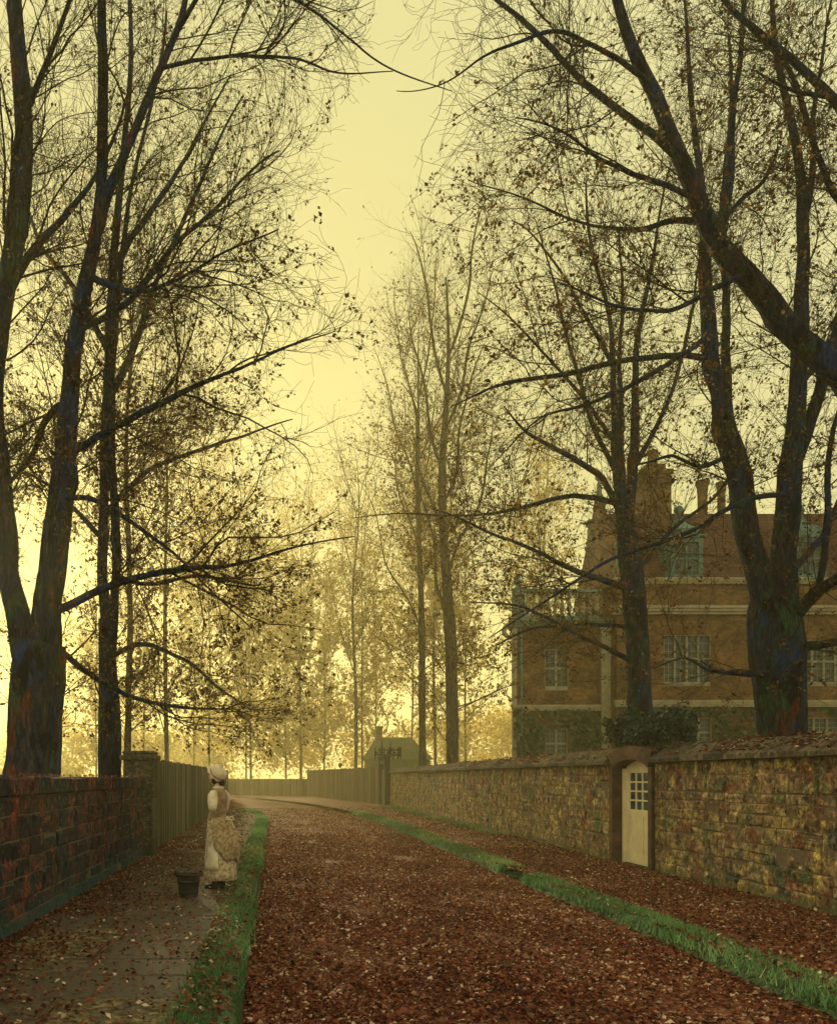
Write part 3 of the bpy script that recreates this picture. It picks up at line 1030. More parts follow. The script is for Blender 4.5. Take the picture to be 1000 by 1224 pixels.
# ------------------------------------------------------------------ trees
def resample(pts, rad, K):
    P = np.array(pts, float)
    Rr = np.array(rad, float)
    # Catmull-Rom through the way points
    seg = np.linalg.norm(np.diff(P, axis=0), axis=1)
    s = np.concatenate([[0], np.cumsum(seg)])
    u = np.linspace(0, s[-1], K)
    Q = np.empty((K, 3)); q = np.empty(K)
    n = len(P)
    for i, t in enumerate(u):
        k = min(n - 2, max(0, int(np.searchsorted(s, t, side='right')) - 1))
        f = (t - s[k]) / max(1e-9, s[k + 1] - s[k])
        p0, p1, p2, p3 = P[max(0, k - 1)], P[k], P[k + 1], P[min(n - 1, k + 2)]
        Q[i] = 0.5 * ((2 * p1) + (-p0 + p2) * f + (2 * p0 - 5 * p1 + 4 * p2 - p3) * f * f + (-p0 + 3 * p1 - 3 * p2 + p3) * f ** 3)
        q[i] = Rr[k] + (Rr[k + 1] - Rr[k]) * f
    return Q, q


def tubes(P, Rd, S, rng, rough=0.0):
    """P (n,K,3), Rd (n,K) -> verts, quad faces"""
    n, K, _ = P.shape
    T = np.gradient(P, axis=1)
    T /= np.linalg.norm(T, axis=2, keepdims=True) + 1e-9
    D = P[:, -1] - P[:, 0]
    ref = np.eye(3)[np.argmin(np.abs(D), axis=1)]
    U = np.cross(T, ref[:, None, :])
    U /= np.linalg.norm(U, axis=2, keepdims=True) + 1e-9
    W = np.cross(T, U)
    an = np.arange(S) * 2 * np.pi / S
    r = Rd[:, :, None, None] * np.ones((1, 1, S, 1))
    if rough:
        ph = rng.uniform(0, 6.28, (n, 4))
        tt = np.arange(K)[None, :, None]
        lob = (np.sin(3 * an[None, None, :] + ph[:, None, None, 0] + tt * 0.13) * 0.5 + np.sin(5 * an[None, None, :] + ph[:, None, None, 1] - tt * 0.21) * 0.35 + np.sin(2 * an[None, None, :] + ph[:, None, None, 2] + tt * 0.4) * 0.4)
        r = r * (1 + rough * lob[..., None] + rough * 0.5 * rng.normal(size=(n, K, S, 1)))
    V = P[:, :, None, :] + r * (np.cos(an)[None, None, :, None] * U[:, :, None, :] + np.sin(an)[None, None, :, None] * W[:, :, None, :])
    V = V.reshape(-1, 3)
    i = np.arange(n)[:, None, None] * K * S
    k = np.arange(K - 1)[None, :, None] * S
    a = np.arange(S)[None, None, :]
    a2 = (a + 1) % S
    Fq = np.stack([i + k + a, i + k + a2, i + k + S + a2, i + k + S + a], -1).reshape(-1, 4)
    return V, Fq


def ridged_tube(Q, q, S, rng, K=None):
    """a trunk or limb with bark ridges, swellings and knots"""
    L = np.linalg.norm(np.diff(Q, axis=0), axis=1).sum()
    K = int(min(150, max(30, L / max(0.05, q.mean() * 0.45))))
    u0, u1 = np.linspace(0, 1, len(Q)), np.linspace(0, 1, K)
    P = np.stack([np.interp(u1, u0, Q[:, i]) for i in range(3)], 1)
    for _ in range(3):
        P[1:-1] = (P[:-2] + 2 * P[1:-1] + P[2:]) / 4
    r = np.interp(u1, u0, q)
    V, Fq = tubes(P[None], np.ones((1, K)), S, rng)
    C = np.repeat(P, S, 0)
    D = V - C
    an = np.tile(np.arange(S) * 2 * np.pi / S, K)
    al = np.repeat(u1 * L, S)
    rr = np.repeat(r, S)
    ph = rng.uniform(0, 6.28, 6)
    tw = 0.9 * np.sin(al * 1.3 + ph[0]) + 0.35 * al
    ridge = np.abs(np.sin(3.5 * an + tw + 0.6 * np.sin(al * 4 + ph[1]))) * 0.085 + np.abs(np.sin(6 * an - 0.7 * tw + ph[2] + 0.5 * np.sin(al * 7))) * 0.05
    swell = 0.06 * np.sin(al * 2.1 + ph[3] + np.sin(an + ph[4])) + 0.05 * np.sin(2 * an + al * 0.8 + ph[5])
    f = 0.92 + ridge + swell + rng.normal(size=len(an)) * 0.012
    for k in range(int(L * 0.9)):                                    # knots and healed scars
        ka, kl, kw = rng.uniform(0, 6.28), rng.uniform(0, L), rng.uniform(0.35, 0.7)
        da = np.abs((an - ka + np.pi) % (2 * np.pi) - np.pi)
        f = f + rng.uniform(0.10, 0.28) * np.exp(-(da / kw) ** 2 - ((al - kl) / (rr * kw * 1.6 + 0.01)) ** 2)
    return C + D * (rr * f)[:, None], Fq


def grow(PP, PR, rng, dens, lr, ang, tr, up, wobble, K, slender, out=None, lfall=0.5, keep=None, horiz=0.0):
    """children of a whole level of branches at once"""
    n, Kp, _ = PP.shape
    L = np.linalg.norm(np.diff(PP, axis=1), axis=2).sum(1)
    cnt = np.floor(L * (tr[1] - tr[0]) * dens + rng.random(n)).astype(int)
    idx = np.repeat(np.arange(n), cnt)
    m = len(idx)
    if m == 0: return np.zeros((0, K, 3)), np.zeros((0, K))
    t = tr[0] + (tr[1] - tr[0]) * rng.random(m)
    f = t * (Kp - 1)
    k = np.minimum(Kp - 2, f.astype(int))
    w = (f - k)[:, None]
    p = PP[idx, k] * (1 - w) + PP[idx, k + 1] * w
    T = PP[idx, k + 1] - PP[idx, k]
    T /= np.linalg.norm(T, axis=1, keepdims=True) + 1e-9
    rp = PR[idx, k] * (1 - w[:, 0]) + PR[idx, k + 1] * w[:, 0]
    v = rng.normal(size=(m, 3))
    if horiz: v[:, 2] *= (1 - horiz)
    v -= (v * T).sum(1, keepdims=True) * T
    v /= np.linalg.norm(v, axis=1, keepdims=True) + 1e-9
    a = rng.uniform(ang[0], ang[1], m)[:, None]
    d = np.cos(a) * T + np.sin(a) * v
    if out is not None: d += out
    d /= np.linalg.norm(d, axis=1, keepdims=True)
    l = rng.uniform(lr[0], lr[1], m) * (1 - lfall * t)
    P = np.empty((m, K, 3)); P[:, 0] = p
    for i in range(1, K):
        d = d + rng.normal(size=(m, 3)) * wobble + np.array([0, 0, up])
        d /= np.linalg.norm(d, axis=1, keepdims=True)
        P[:, i] = P[:, i - 1] + d * (l / (K - 1))[:, None]
    r0 = np.minimum(rp * 0.62, l * slender)
    Rr = r0[:, None] * np.linspace(1, 0.28, K)[None, :]
    Rr = np.maximum(Rr, 0.0020)
    if keep is not None:
        ok = keep(P)
        P, Rr = P[ok], Rr[ok]
    return P, Rr


def way(Y, pts):
    """limb way points (x, y, width in photo pixels[, depth offset]) at distance Y"""
    P, r = [], []
    for q in pts:
        yy = Y + (q[3] if len(q) > 3 else 0.0)
        P.append(at(q[0], q[1], yy))
        r.append(max(0.003, q[2] * yy / F / 2))
    return P, r


def build_tree(name, label, Y, trunk, limbs, seed, levels, leaf=(0, 0.05), bark=BARK_NEAR, leafmat=LEAF_TREE, group=None, keep=None, K0=26, sides=12, leaf_size=(0.035, 0.068), leafclump=True, trunk_branch=(0.45, 1.0), sway=0.0):
    rng = np.random.default_rng(seed)
    P, r = trunk
    base = Vector((P[0].x, P[0].y, 0))
    root = empty(name, base)
    tag(root, label, 'tree', group)
    b = np.array(base)
    Q, q = resample([p - base for p in P], r, K0)
    # root flare
    h = Q[:, 2]
    tt = np.linspace(0, 1, K0)[:, None]
    ph = rng.uniform(0, 6.28, 3)
    Q = Q + tt * (np.sin(tt * 9 + ph) - np.sin(ph)) * sway * np.linalg.norm(Q[-1] - Q[0]) * np.array([1, 1, 0.2])
    q = q * 0.9 * (1 + 0.6 * np.exp(-np.maximum(h, 0) / 0.28))
    V, Fq = ridged_tube(Q, q, sides * 2 + 4, rng)
    np_mesh('trunk', V, Fq, 4, bark, root, smooth=True)
    LP, LR = [Q], [q]
    for (lp, lr) in limbs:
        A, a = resample([p - base for p in lp], lr, K0)
        a = np.maximum(a * 0.84, 0.003)
        A[1:-1] += rng.normal(size=(K0 - 2, 3)) * a[1:-1, None] * 0.16
        tt = np.linspace(0, 1, K0)[:, None]
        Ln = np.linalg.norm(np.diff(A, axis=0), axis=1).sum()
        ph = rng.uniform(0, 6.28, (2, 3))
        A += tt * (np.sin(tt * 7 + ph[0]) - np.sin(ph[0])) * 0.010 * Ln + tt * (np.sin(tt * 17 + ph[1]) - np.sin(ph[1])) * 0.005 * Ln
        # root the limb in the wood it springs from
        B = np.concatenate([X[:-1] * (1 - f) + X[1:] * f for X in LP for f in (0, .25, .5, .75)])
        dd = np.linalg.norm(B - A[0], axis=1)
        if dd.min() < 1.2:
            A += (B[dd.argmin()] - A[0]) * (1 - tt) ** 3
        V, Fq = ridged_tube(A, a, sides + 4, rng)
        np_mesh('limb', V, Fq, 4, bark, root, smooth=True)
        LP.append(A); LR.append(a)
    kp = (lambda X: keep(X + b)) if keep else None
    PP, PR = np.stack(LP), np.stack(LR)
    # the trunk itself branches only in its upper reach
    t0, t1 = trunk_branch
    k0 = int(t0 * (K0 - 1))
    sub, _ = resample(list(Q[k0:]), list(q[k0:]), K0)
    PP[0] = sub
    PR[0] = np.interp(np.linspace(k0, K0 - 1, K0), np.arange(K0), q)
    if not trunk_branch[1]:
        PP, PR = PP[1:], PR[1:]
    VV, FF, off = [], [], 0
    last = []
    GP = None
    for i, lv in enumerate(levels):
        NP_, NR_ = grow(PP, PR, rng, keep=kp, **lv['g'])
        if GP is not None:                                          # finer growth straight from the grandparents too
            g2 = dict(lv['g']); g2['dens'] *= 0.9
            XP, XR = grow(GP[0], GP[1], rng, keep=kp, **g2)
            NP_, NR_ = np.concatenate([NP_, XP]), np.concatenate([NR_, XR])
        GP = (PP, PR)
        PP, PR = NP_, NR_
        V, Fq = tubes(PP, PR, lv['S'], rng)
        VV.append(V); FF.append(Fq + off); off += len(V)
        last.append((PP, PR))
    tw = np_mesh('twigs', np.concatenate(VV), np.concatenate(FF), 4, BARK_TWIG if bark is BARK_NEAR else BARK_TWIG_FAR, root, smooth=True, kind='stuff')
    nleaf = leaf[0]
    if nleaf:
        A = last[-1][0][:, 1:].reshape(-1, 3)
        if leafclump:
            wgt = 0.45 + 0.55 * np.sin(A[:, 0] * 1.1 + seed) * np.sin(A[:, 1] * 1.3 + 2 * seed) * np.sin(A[:, 2] * 1.2 + 0.5)
            wgt = np.clip(wgt, 0.02, None) * np.clip(1.25 - A[:, 2] / leaf[1], 0.12, 1.2)
            wgt /= wgt.sum()
            pick = rng.choice(len(A), nleaf, p=wgt)
        else:
            pick = rng.integers(0, len(A), nleaf)
        pick = np.repeat(pick[: nleaf // 3 + 1], 3)[:nleaf]
        C = A[pick] + rng.normal(size=(nleaf, 3)) * 0.024
        N = rng.normal(size=(nleaf, 3))
        N /= np.linalg.norm(N, axis=1, keepdims=True)
        sz = rng.uniform(leaf_size[0], leaf_size[1], nleaf)
        C[:, 2] -= sz * 0.4
        V, Fc = leaf_arrays(C, N, sz, rng)
        np_mesh('leaves', V, Fc, 3, leafmat, root, tint=np.repeat(np.clip(rng.normal(0.45, 0.25, nleaf), 0, 1), 4), kind='stuff')
    return root


def lv(S, dens, lr, ang, tr, up, wobble, K, slender, lfall=0.5, out=None, horiz=0.0):
    return {'S': S, 'g': dict(dens=dens, lr=lr, ang=ang, tr=tr, up=up, wobble=wobble, K=K, slender=slender, lfall=lfall, out=(np.array(out) if out else None), horiz=horiz)}


def build_trees():
    # ---- the large forked tree behind the low wall
    Y = 11.5
    W = lambda *p: way(Y, p)
    trunk = W((42, 1066, 84), (43, 980, 72), (43, 920, 66), (42, 860, 64), (44, 810, 68), (48, 770, 62))
    limbs = [
        W((40, 815, 44), (28, 770, 40), (14, 725, 34), (6, 660, 29), (0, 590, 27), (-14, 480, 27), (-12, 380, 28), (0, 285, 26), (9, 150, 24), (12, 0, 21), (6, -150, 16), (0, -300, 9)),
        W((52, 815, 48), (62, 760, 43), (71, 700, 38), (82, 600, 34), (92, 490, 29), (100, 390, 24), (107, 310, 20), (117, 245, 17), (121, 120, 14), (115, 0, 12), (108, -150, 8), (104, -280, 4)),
        W((112, 275, 15), (130, 225, 14), (152, 165, 12), (178, 100, 11), (197, 50, 9), (212, 10, 8), (226, -40, 7), (262, -150, 3)),
        W((98, 548, 12), (130, 525, 10), (170, 500, 9, -.4), (210, 482, 8, -.8), (260, 455, 5, -1.2), (330, 422, 3, -1.6), (400, 398, 1.2, -1.9)),
        W((72, 735, 14), (120, 708, 11), (160, 690, 9, -.3), (225, 676, 7, -.6), (290, 668, 5, -.9), (350, 655, 3, -1.1), (420, 640, 1.2, -1.3)),
        W((-12, 385, 16), (8, 340, 14, .3), (28, 306, 12, .6), (60, 275, 10, .9), (90, 238, 8, 1.2), (115, 205, 6, 1.5), (150, 120, 3, 1.9)),
        W((0, 360, 10), (22, 180, 9, -.5), (40, 130, 8, -.8), (62, 70, 7, -1.1), (85, 0, 5, -1.4), (110, -90, 3, -1.8)),
        W((188, 75, 6), (240, 68, 5, -.5), (300, 67, 4.4, -.9), (345, 75, 3.6, -1.2), (400, 87, 2.4, -1.6), (468, 88, 1.2, -2)),
        W((205, 30, 7), (260, -40, 6, -.5), (320, -12, 5, -1), (360, 12, 4, -1.3), (420, 50, 3, -1.6), (470, 88, 2, -1.9), (535, 112, 1, -2.2)),
        W((95, 480, 10), (60, 500, 9, .5), (30, 560, 7, .9), (-20, 600, 4, 1.3)),
        W((62, 765, 12), (85, 790, 9, .8), (120, 815, 8, 1.4), (165, 838, 6, 1.9), (205, 845, 5, 2.2), (250, 846, 3, 2.6), (290, 852, 1.2, 3)),
        W((105, 330, 9), (140, 345, 8, -.5), (180, 350, 6, -1), (240, 320, 4, -1.5), (330, 270, 2, -2)),
        W((100, 400, 9), (150, 370, 8, .5), (200, 310, 7, 1), (260, 250, 5, 1.5), (330, 180, 2.5, 2)),
        W((90, 600, 9), (120, 600, 7, -.6), (180, 640, 5, -1.2), (240, 690, 3, -1.6), (300, 760, 1.5, -1.9)),
    ]
    keepL = lambda P: (P[:, -1, 1] > 6.0) & (P[:, -1, 0] < 1.0 + 0.35 * np.sin(P[:, -1, 2] * 1.3)) & (P[:, -1, 2] > 1.7)
    LV = [lv(5, 3.6, (1.2, 3.0), (0.5, 1.1), (0.15, 1.0), 0.025, 0.15, 10, 0.008, 0.5, out=(0.25, 0, 0.1)),
          lv(4, 5.2, (0.6, 1.7), (0.4, 0.95), (0.12, 1.0), 0.03, 0.20, 7, 0.0055, 0.45),
          lv(3, 6.5, (0.25, 0.8), (0.4, 0.9), (0.1, 1.0), 0.05, 0.24, 5, 0.006, 0.4)]
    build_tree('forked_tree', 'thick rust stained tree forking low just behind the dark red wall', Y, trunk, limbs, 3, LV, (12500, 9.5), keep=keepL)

    # ---- the twin stemmed tree behind it
    Y = 17.0
    trunk = W((132, 1020, 34), (132, 925, 29), (131, 860, 28), (128, 790, 24), (126, 740, 20))
    W = lambda *p: way(Y, p)
    trunk = W((132, 1020, 34), (132, 925, 29), (131, 860, 28), (129, 790, 25), (127, 740, 20))
    limbs = [
        W((127, 760, 18), (123, 600, 13), (124, 480, 14), (125, 400, 14), (129, 340, 13), (133, 280, 11), (140, 200, 9), (150, 100, 7), (160, -20, 5), (165, -160, 2)),
        W((132, 840, 17), (137, 700, 13), (137, 560, 12), (136, 440, 9), (150, 300, 7), (175, 150, 5), (192, 0, 3)),
        W((125, 475, 11), (150, 430, 10), (168, 385, 9), (182, 340, 7), (213, 272, 6), (236, 220, 5), (290, 120, 2)),
        W((130, 318, 10), (150, 285, 9), (175, 255, 8), (215, 200, 6), (240, 155, 4), (275, 90, 2)),
        W((135, 600, 8), (180, 560, 6), (240, 540, 5), (300, 520, 3), (350, 500, 1.5)),
        W((130, 690, 8), (180, 700, 6), (240, 690, 4), (310, 700, 2)),
        W((130, 790, 8), (170, 770, 7), (220, 790, 5), (270, 830, 3), (300, 850, 1.5)),
        W((120, 640, 8), (80, 600, 6, .5), (40, 570, 4, 1), (0, 560, 2, 1.5)),
        W((125, 420, 9), (90, 350, 7, .5), (50, 290, 5, 1), (20, 200, 3, 1.5)),
    ]
    keepB = lambda P: (P[:, -1, 1] > 9.0) & (P[:, -1, 0] < 0.7 + 0.45 * np.sin(P[:, -1, 2] * 1.1 + 1)) & (P[:, -1, 2] > 1.4)
    LV2 = [lv(5, 3.0, (1.5, 3.6), (0.55, 1.2), (0.15, 0.98), 0.02, 0.14, 9, 0.006, 0.5, out=(0.25, 0, 0.05)),
           lv(4, 4.0, (0.7, 1.7), (0.4, 0.95), (0.12, 1.0), 0.02, 0.19, 7, 0.005, 0.45),
           lv(3, 5.0, (0.25, 0.8), (0.4, 0.9), (0.1, 1.0), 0.04, 0.22, 5, 0.006, 0.4)]
    build_tree('twin_stemmed_tree', 'bluish twin stemmed tree rising by the stone pier behind the wall', Y, trunk, limbs, 8, LV2, (14000, 11), keep=keepB, leaf_size=(0.04, 0.075))

    # ---- slimmer trees further along the board fence
    def avenue(name, label, Y, x, top, w, seed, crown, leaves, bark=BARK_FAR, lm=LEAF_TREE, lean=0.0, keep=None, low=0.3, dens=1.5, size=(0.06, 0.11), group=None, up=0.05, ang=(0.5, 1.15), detail=1.0, upper=0.05):
        gy = VY + EYE * F / Y
        T = way(Y, [(x, gy, w * 1.2), (x, VY - 20, w), (x + lean * .3, VY - (VY - top) * .3, w * .85), (x - 2 + lean * .6, VY - (VY - top) * .55, w * .62), (x + 2 + lean * .8, VY - (VY - top) * .8, w * .34), (x + lean, top, w * .1)])
        Ls = []
        r2 = random.Random(seed)
        hgt = (VY - top)
        for k in range(8):                                          # upright leaders
            f = 0.32 + 0.075 * k
            s = 1 if k % 2 else -1
            yy = VY - hgt * f
            sp = hgt * r2.uniform(0.05, 0.15) * s * (1 - .35 * f)
            dz = r2.uniform(-1.6, 1.6) * Y / 33
            j = lambda: r2.uniform(-.012, .012) * hgt
            Ls.append(way(Y, [(x + lean * f, yy, w * .36 * (1 - f * .5)), (x + sp * .25 + lean * f + j(), yy - hgt * .07, w * .26, dz * .3), (x + sp * .6 + lean * f + j(), yy - hgt * .16, w * .2, dz * .6), (x + sp * .85 + lean * f + j(), yy - hgt * .27, w * .13, dz * .8), (x + sp + lean * f, yy - hgt * .33, w * .04, dz)]))
        LV = [lv(4, dens * detail, crown, ang, (low, 0.98), up, 0.09, 8, 0.006, 0.55),
              lv(3, 2.4 * detail, (crown[0] * .45, crown[1] * .45), (0.4, 0.95), (0.15, 1.0), 0.04, 0.12, 6, 0.006, 0.45),
              lv(3, 2.6 * detail, (0.35, 0.95), (0.4, 0.9), (0.1, 1.0), 0.04, 0.14, 4, 0.007, 0.4)]
        return build_tree(name, label, Y, T, Ls, seed, LV, (leaves, (VY - top) * Y / F), bark, lm, group, keep, K0=22, sides=8, leaf_size=size, trunk_branch=(0.12, 1.0), sway=0.007)

    kl = lambda P: (P[:, -1, 0] < 0.4 + 0.5 * np.sin(P[:, -1, 2])) & (P[:, -1, 2] > 1.9)
    avenue('fenceside_tree', 'slender leafy tree behind the board fence just past the twin stems', 25, 152, 300, 9, 21, (1.8, 4.6), 11000, BARK_FAR, keep=kl, low=0.08, dens=2.0, size=(0.055, 0.10))
    avenue('fenceside_tree', 'tall hazy tree behind the board fence above the woman', 37, 200, 420, 6, 22, (2.0, 5.2), 12000, low=0.06, dens=2.2, lm=LEAF_TREE, size=(0.06, 0.11), keep=lambda P: (P[:, -1, 0] < -0.2 + 0.6 * np.sin(P[:, -1, 2])) & (P[:, -1, 2] > 2))

    # ---- tree whose trunk stands beyond the frame, its great limb reaching over the wall
    Y = 9.6
    W = lambda *p: way(Y, p)
    trunk = W((1172, 1085, 95), (1170, 980, 84), (1168, 850, 78), (1162, 720, 74), (1150, 620, 66), (1140, 540, 50))
    limbs = [
        W((1158, 680, 50), (1120, 580, 43), (1060, 500, 38), (1000, 450, 35), (950, 405, 32), (905, 355, 29), (870, 320, 27), (840, 280, 25), (815, 222, 23), (790, 160, 21), (768, 100, 19), (745, 40, 15), (730, 0, 13), (712, -80, 10), (690, -200, 5)),
        W((800, 195, 11), (775, 165, 10), (740, 135, 9, .2), (715, 110, 9, .4), (680, 75, 8, .6), (640, 35, 7, .8), (595, 2, 5, 1), (540, -40, 2.5, 1.3)),
        W((848, 292, 16), (858, 262, 14, .2), (866, 225, 12, .4), (871, 180, 10, .5), (873, 130, 8, .6), (877, 60, 6, .8), (884, -20, 4, 1), (890, -120, 2, 1.2)),
        W((856, 272, 8), (880, 246, 7, .3), (912, 212, 5, .6), (930, 175, 2.5, .9)),
        W((806, 246, 8), (785, 228, 7, -.2), (757, 212, 6, -.4), (715, 190, 4.5, -.6), (680, 162, 3, -.8), (620, 140, 1.5, -1)),
        W((835, 270, 9), (800, 265, 8, .3), (760, 275, 6, .6), (700, 270, 4, .9), (640, 240, 2.5, 1.2), (560, 215, 1.2, 1.5)),
        W((1150, 640, 36), (1140, 480, 32), (1110, 320, 24), (1060, 190, 16), (1000, 112, 11), (940, 62, 9), (885, 20, 7), (850, -25, 5), (800, -90, 2.5)),
        W((1085, 240, 14), (1030, 250, 11, .3), (1000, 228, 9, .4), (984, 190, 8, .5), (970, 145, 8, .6), (945, 90, 6, .7), (905, 45, 4, .8), (870, 10, 2, 1)),
        W((1000, 112, 6), (960, 108, 5, -.3), (930, 98, 4, -.5), (900, 85, 2, -.7)),
        W((880, 332, 9), (845, 350, 8, -.4), (800, 375, 6, -.8), (740, 365, 4, -1.2), (670, 345, 2, -1.5)),
        W((765, 95, 8), (720, 60, 7, -.5), (660, 40, 5, -.9), (600, 60, 3.5, -1.2), (540, 90, 2, -1.5), (480, 105, 1, -1.8)),
        W((1140, 560, 40), (1180, 420, 34), (1220, 260, 26), (1240, 80, 16), (1250, -100, 7)),
    ]
    LVr = [lv(5, 3.8, (1.0, 2.4), (0.5, 1.15), (0.22, 0.98), 0.025, 0.15, 10, 0.006, 0.5, out=(-0.2, 0, 0.08)),
           lv(4, 5.4, (0.5, 1.6), (0.4, 1.0), (0.12, 1.0), 0.03, 0.21, 7, 0.005, 0.45),
           lv(3, 6.5, (0.25, 0.75), (0.4, 0.95), (0.1, 1.0), 0.05, 0.24, 5, 0.0055, 0.4)]
    keepR = lambda P: (P[:, -1, 1] > 6.0) & (P[:, -1, 0] > 1.7 + 0.35 * np.sin(P[:, -1, 2] * 1.4)) & (P[:, -1, 2] > 2.3)
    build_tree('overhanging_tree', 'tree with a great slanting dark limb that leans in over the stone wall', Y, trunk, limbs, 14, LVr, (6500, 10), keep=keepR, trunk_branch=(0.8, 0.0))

    # ---- the dark blue forked tree behind the high wall
    Y = 12.2
    W = lambda *p: way(Y, p)
    trunk = W((937, 1056, 76), (936, 960, 64), (935, 880, 58), (932, 820, 59), (928, 775, 62), (922, 735, 56), (920, 715, 46))
    limbs = [
        W((922, 775, 42), (908, 705, 33), (892, 640, 32), (878, 560, 30), (866, 500, 28), (853, 425, 25), (845, 365, 20), (838, 300, 15), (832, 230, 11), (822, 130, 7), (815, 20, 4), (810, -80, 2)),
        W((930, 780, 46), (937, 700, 33), (937, 600, 29), (940, 520, 25), (945, 430, 22), (949, 335, 16), (948, 250, 14), (944, 195, 12), (936, 130, 9), (928, 60, 7), (925, -30, 6), (920, -180, 2.5)),
        W((942, 590, 18), (955, 545, 16), (972, 488, 15), (988, 425, 14), (1000, 370, 12), (1015, 280, 9), (1030, 150, 6), (1040, 20, 3)),
        W((946, 300, 10), (958, 245, 9), (967, 195, 8), (976, 130, 6), (988, 50, 4), (1000, -40, 2)),
        W((935, 755, 20), (962, 722, 17, -.3), (985, 700, 15, -.6), (1012, 684, 12, -.9), (1065, 650, 7, -1.3)),
        W((978, 708, 9, -.5), (988, 660, 9, -.5), (992, 600, 8, -.5), (990, 550, 7, -.4), (1000, 490, 5, -.3), (1012, 400, 2, 0)),
        W((940, 785, 17), (970, 772, 13, -.3), (1010, 765, 10, -.6), (1065, 758, 5, -1)),
        W((915, 805, 12), (890, 808, 9, -.4), (868, 806, 7, -.8), (845, 800, 5, -1), (815, 785, 3, -1.2), (780, 800, 1.3, -1.4)),
        W((850, 432, 9), (800, 426, 8, -.3), (740, 432, 7.5, -.6), (680, 446, 7, -.9), (620, 456, 5, -1.2), (575, 468, 3, -1.4), (535, 482, 1.2, -1.6)),
        W((938, 590, 8), (900, 592, 7.5, -.4), (860, 612, 7, -.8), (820, 634, 6, -1.1), (760, 650, 5, -1.4), (715, 670, 4, -1.6), (640, 720, 2.8, -1.9), (590, 765, 1.2, -2.2)),
        W((866, 520, 13), (868, 400, 12, .4), (866, 305, 9, .6), (860, 250, 8, .7), (868, 150, 6, .8), (874, 40, 3, .9)),
        W((944, 470, 9), (965, 440, 8, .4), (985, 415, 7, .7), (1005, 395, 5, 1), (1050, 350, 2, 1.4)),
        W((855, 400, 8), (810, 430, 7, -.5), (770, 450, 6, -.9), (700, 480, 4, -1.3), (640, 500, 2.5, -1.6), (590, 560, 1.2, -1.9)),
        W((872, 540, 7), (840, 560, 6, -.4), (800, 545, 4, -.8), (760, 560, 2, -1.2)),
        W((940, 690, 10), (985, 640, 8, .8), (1020, 560, 5, 1.4), (1050, 480, 2, 2)),
    ]
    LVt = [lv(5, 3.2, (0.9, 2.4), (0.5, 1.2), (0.2, 0.98), 0.02, 0.16, 10, 0.006, 0.5),
           lv(4, 5.4, (0.5, 1.6), (0.4, 1.0), (0.12, 1.0), 0.03, 0.21, 7, 0.005, 0.45),
           lv(3, 5.5, (0.2, 0.6), (0.4, 0.95), (0.1, 1.0), 0.05, 0.24, 5, 0.0055, 0.4)]
    keepR1 = lambda P: (P[:, -1, 1] > 7.0) & (P[:, -1, 0] > 2.2) & (P[:, -1, 2] > 2.0)
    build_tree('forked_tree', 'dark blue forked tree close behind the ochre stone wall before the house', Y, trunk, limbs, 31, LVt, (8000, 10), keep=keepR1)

    # ---- many stemmed tree over the garden door
    Y = 16.2
    W = lambda *p: way(Y, p)
    trunk = W((767, 1024, 44), (766, 930, 34), (765, 860, 31), (762, 780, 31), (756, 700, 28), (750, 645, 26), (744, 605, 22))
    limbs = [
        W((742, 640, 17), (733, 560, 12), (730, 500, 10), (727, 430, 8), (722, 375, 6), (706, 300, 5), (698, 210, 2)),
        W((748, 640, 16), (755, 560, 13), (760, 500, 11), (765, 430, 9), (772, 370, 7), (788, 280, 4), (800, 195, 2)),
        W((744, 625, 10), (741, 520, 8), (742, 450, 6), (746, 380, 5), (742, 270, 2)),
        W((740, 615, 11), (716, 572, 9), (690, 552, 8), (660, 535, 6), (625, 512, 4), (598, 488, 1.5)),
        W((750, 705, 11), (720, 696, 9, -.3), (690, 686, 8, -.6), (655, 670, 6, -.9), (600, 645, 4, -1.2), (560, 626, 3, -1.5), (515, 612, 1.2, -1.7)),
        W((758, 795, 9), (725, 778, 7, -.3), (685, 760, 5, -.6), (640, 735, 4.5, -.9), (608, 722, 3, -1.1), (560, 722, 1.2, -1.3)),
        W((738, 600, 8), (690, 592, 7, .5), (650, 600, 6, .9), (600, 610, 4, 1.3), (540, 615, 3, 1.7), (480, 612, 2, 2), (425, 622, 1, 2.3)),
        W((735, 570, 7), (705, 500, 6, .4), (690, 430, 5, .7), (665, 340, 3, 1), (640, 260, 1.3, 1.2)),
        W((757, 560, 8), (790, 500, 6, .5), (815, 420, 5, 1), (830, 330, 3, 1.4), (850, 250, 1.3, 1.7)),
        W((755, 750, 7), (700, 745, 5, .4), (640, 750, 4, .8), (590, 770, 2, 1.1)),
        W((758, 690, 8), (800, 640, 6, .5), (850, 600, 4, .9), (890, 540, 2, 1.3)),
        W((730, 530, 6), (690, 470, 5, -.5), (640, 410, 3.5, -.9), (600, 370, 2, -1.2), (570, 350, 1, -1.4)),
        W((728, 440, 6), (700, 380, 4.5, -.4), (660, 310, 3, -.8), (610, 260, 1.3, -1.1)),
    ]
    LV4 = [lv(5, 3.8, (1.1, 3.0), (0.4, 1.0), (0.15, 0.98), 0.04, 0.14, 9, 0.006, 0.5),
           lv(4, 5.2, (0.5, 1.5), (0.4, 0.95), (0.12, 1.0), 0.04, 0.19, 7, 0.005, 0.45),
           lv(3, 4.0, (0.2, 0.6), (0.4, 0.9), (0.1, 1.0), 0.05, 0.24, 5, 0.006, 0.4)]
    build_tree('many_stemmed_tree', 'dark many stemmed tree rising out of ivy right behind the garden door', Y, trunk, limbs, 41, LV4, (12000, 9.5), keep=lambda P: (P[:, -1, 0] > 2.4) & (P[:, -1, 2] > 2.1))

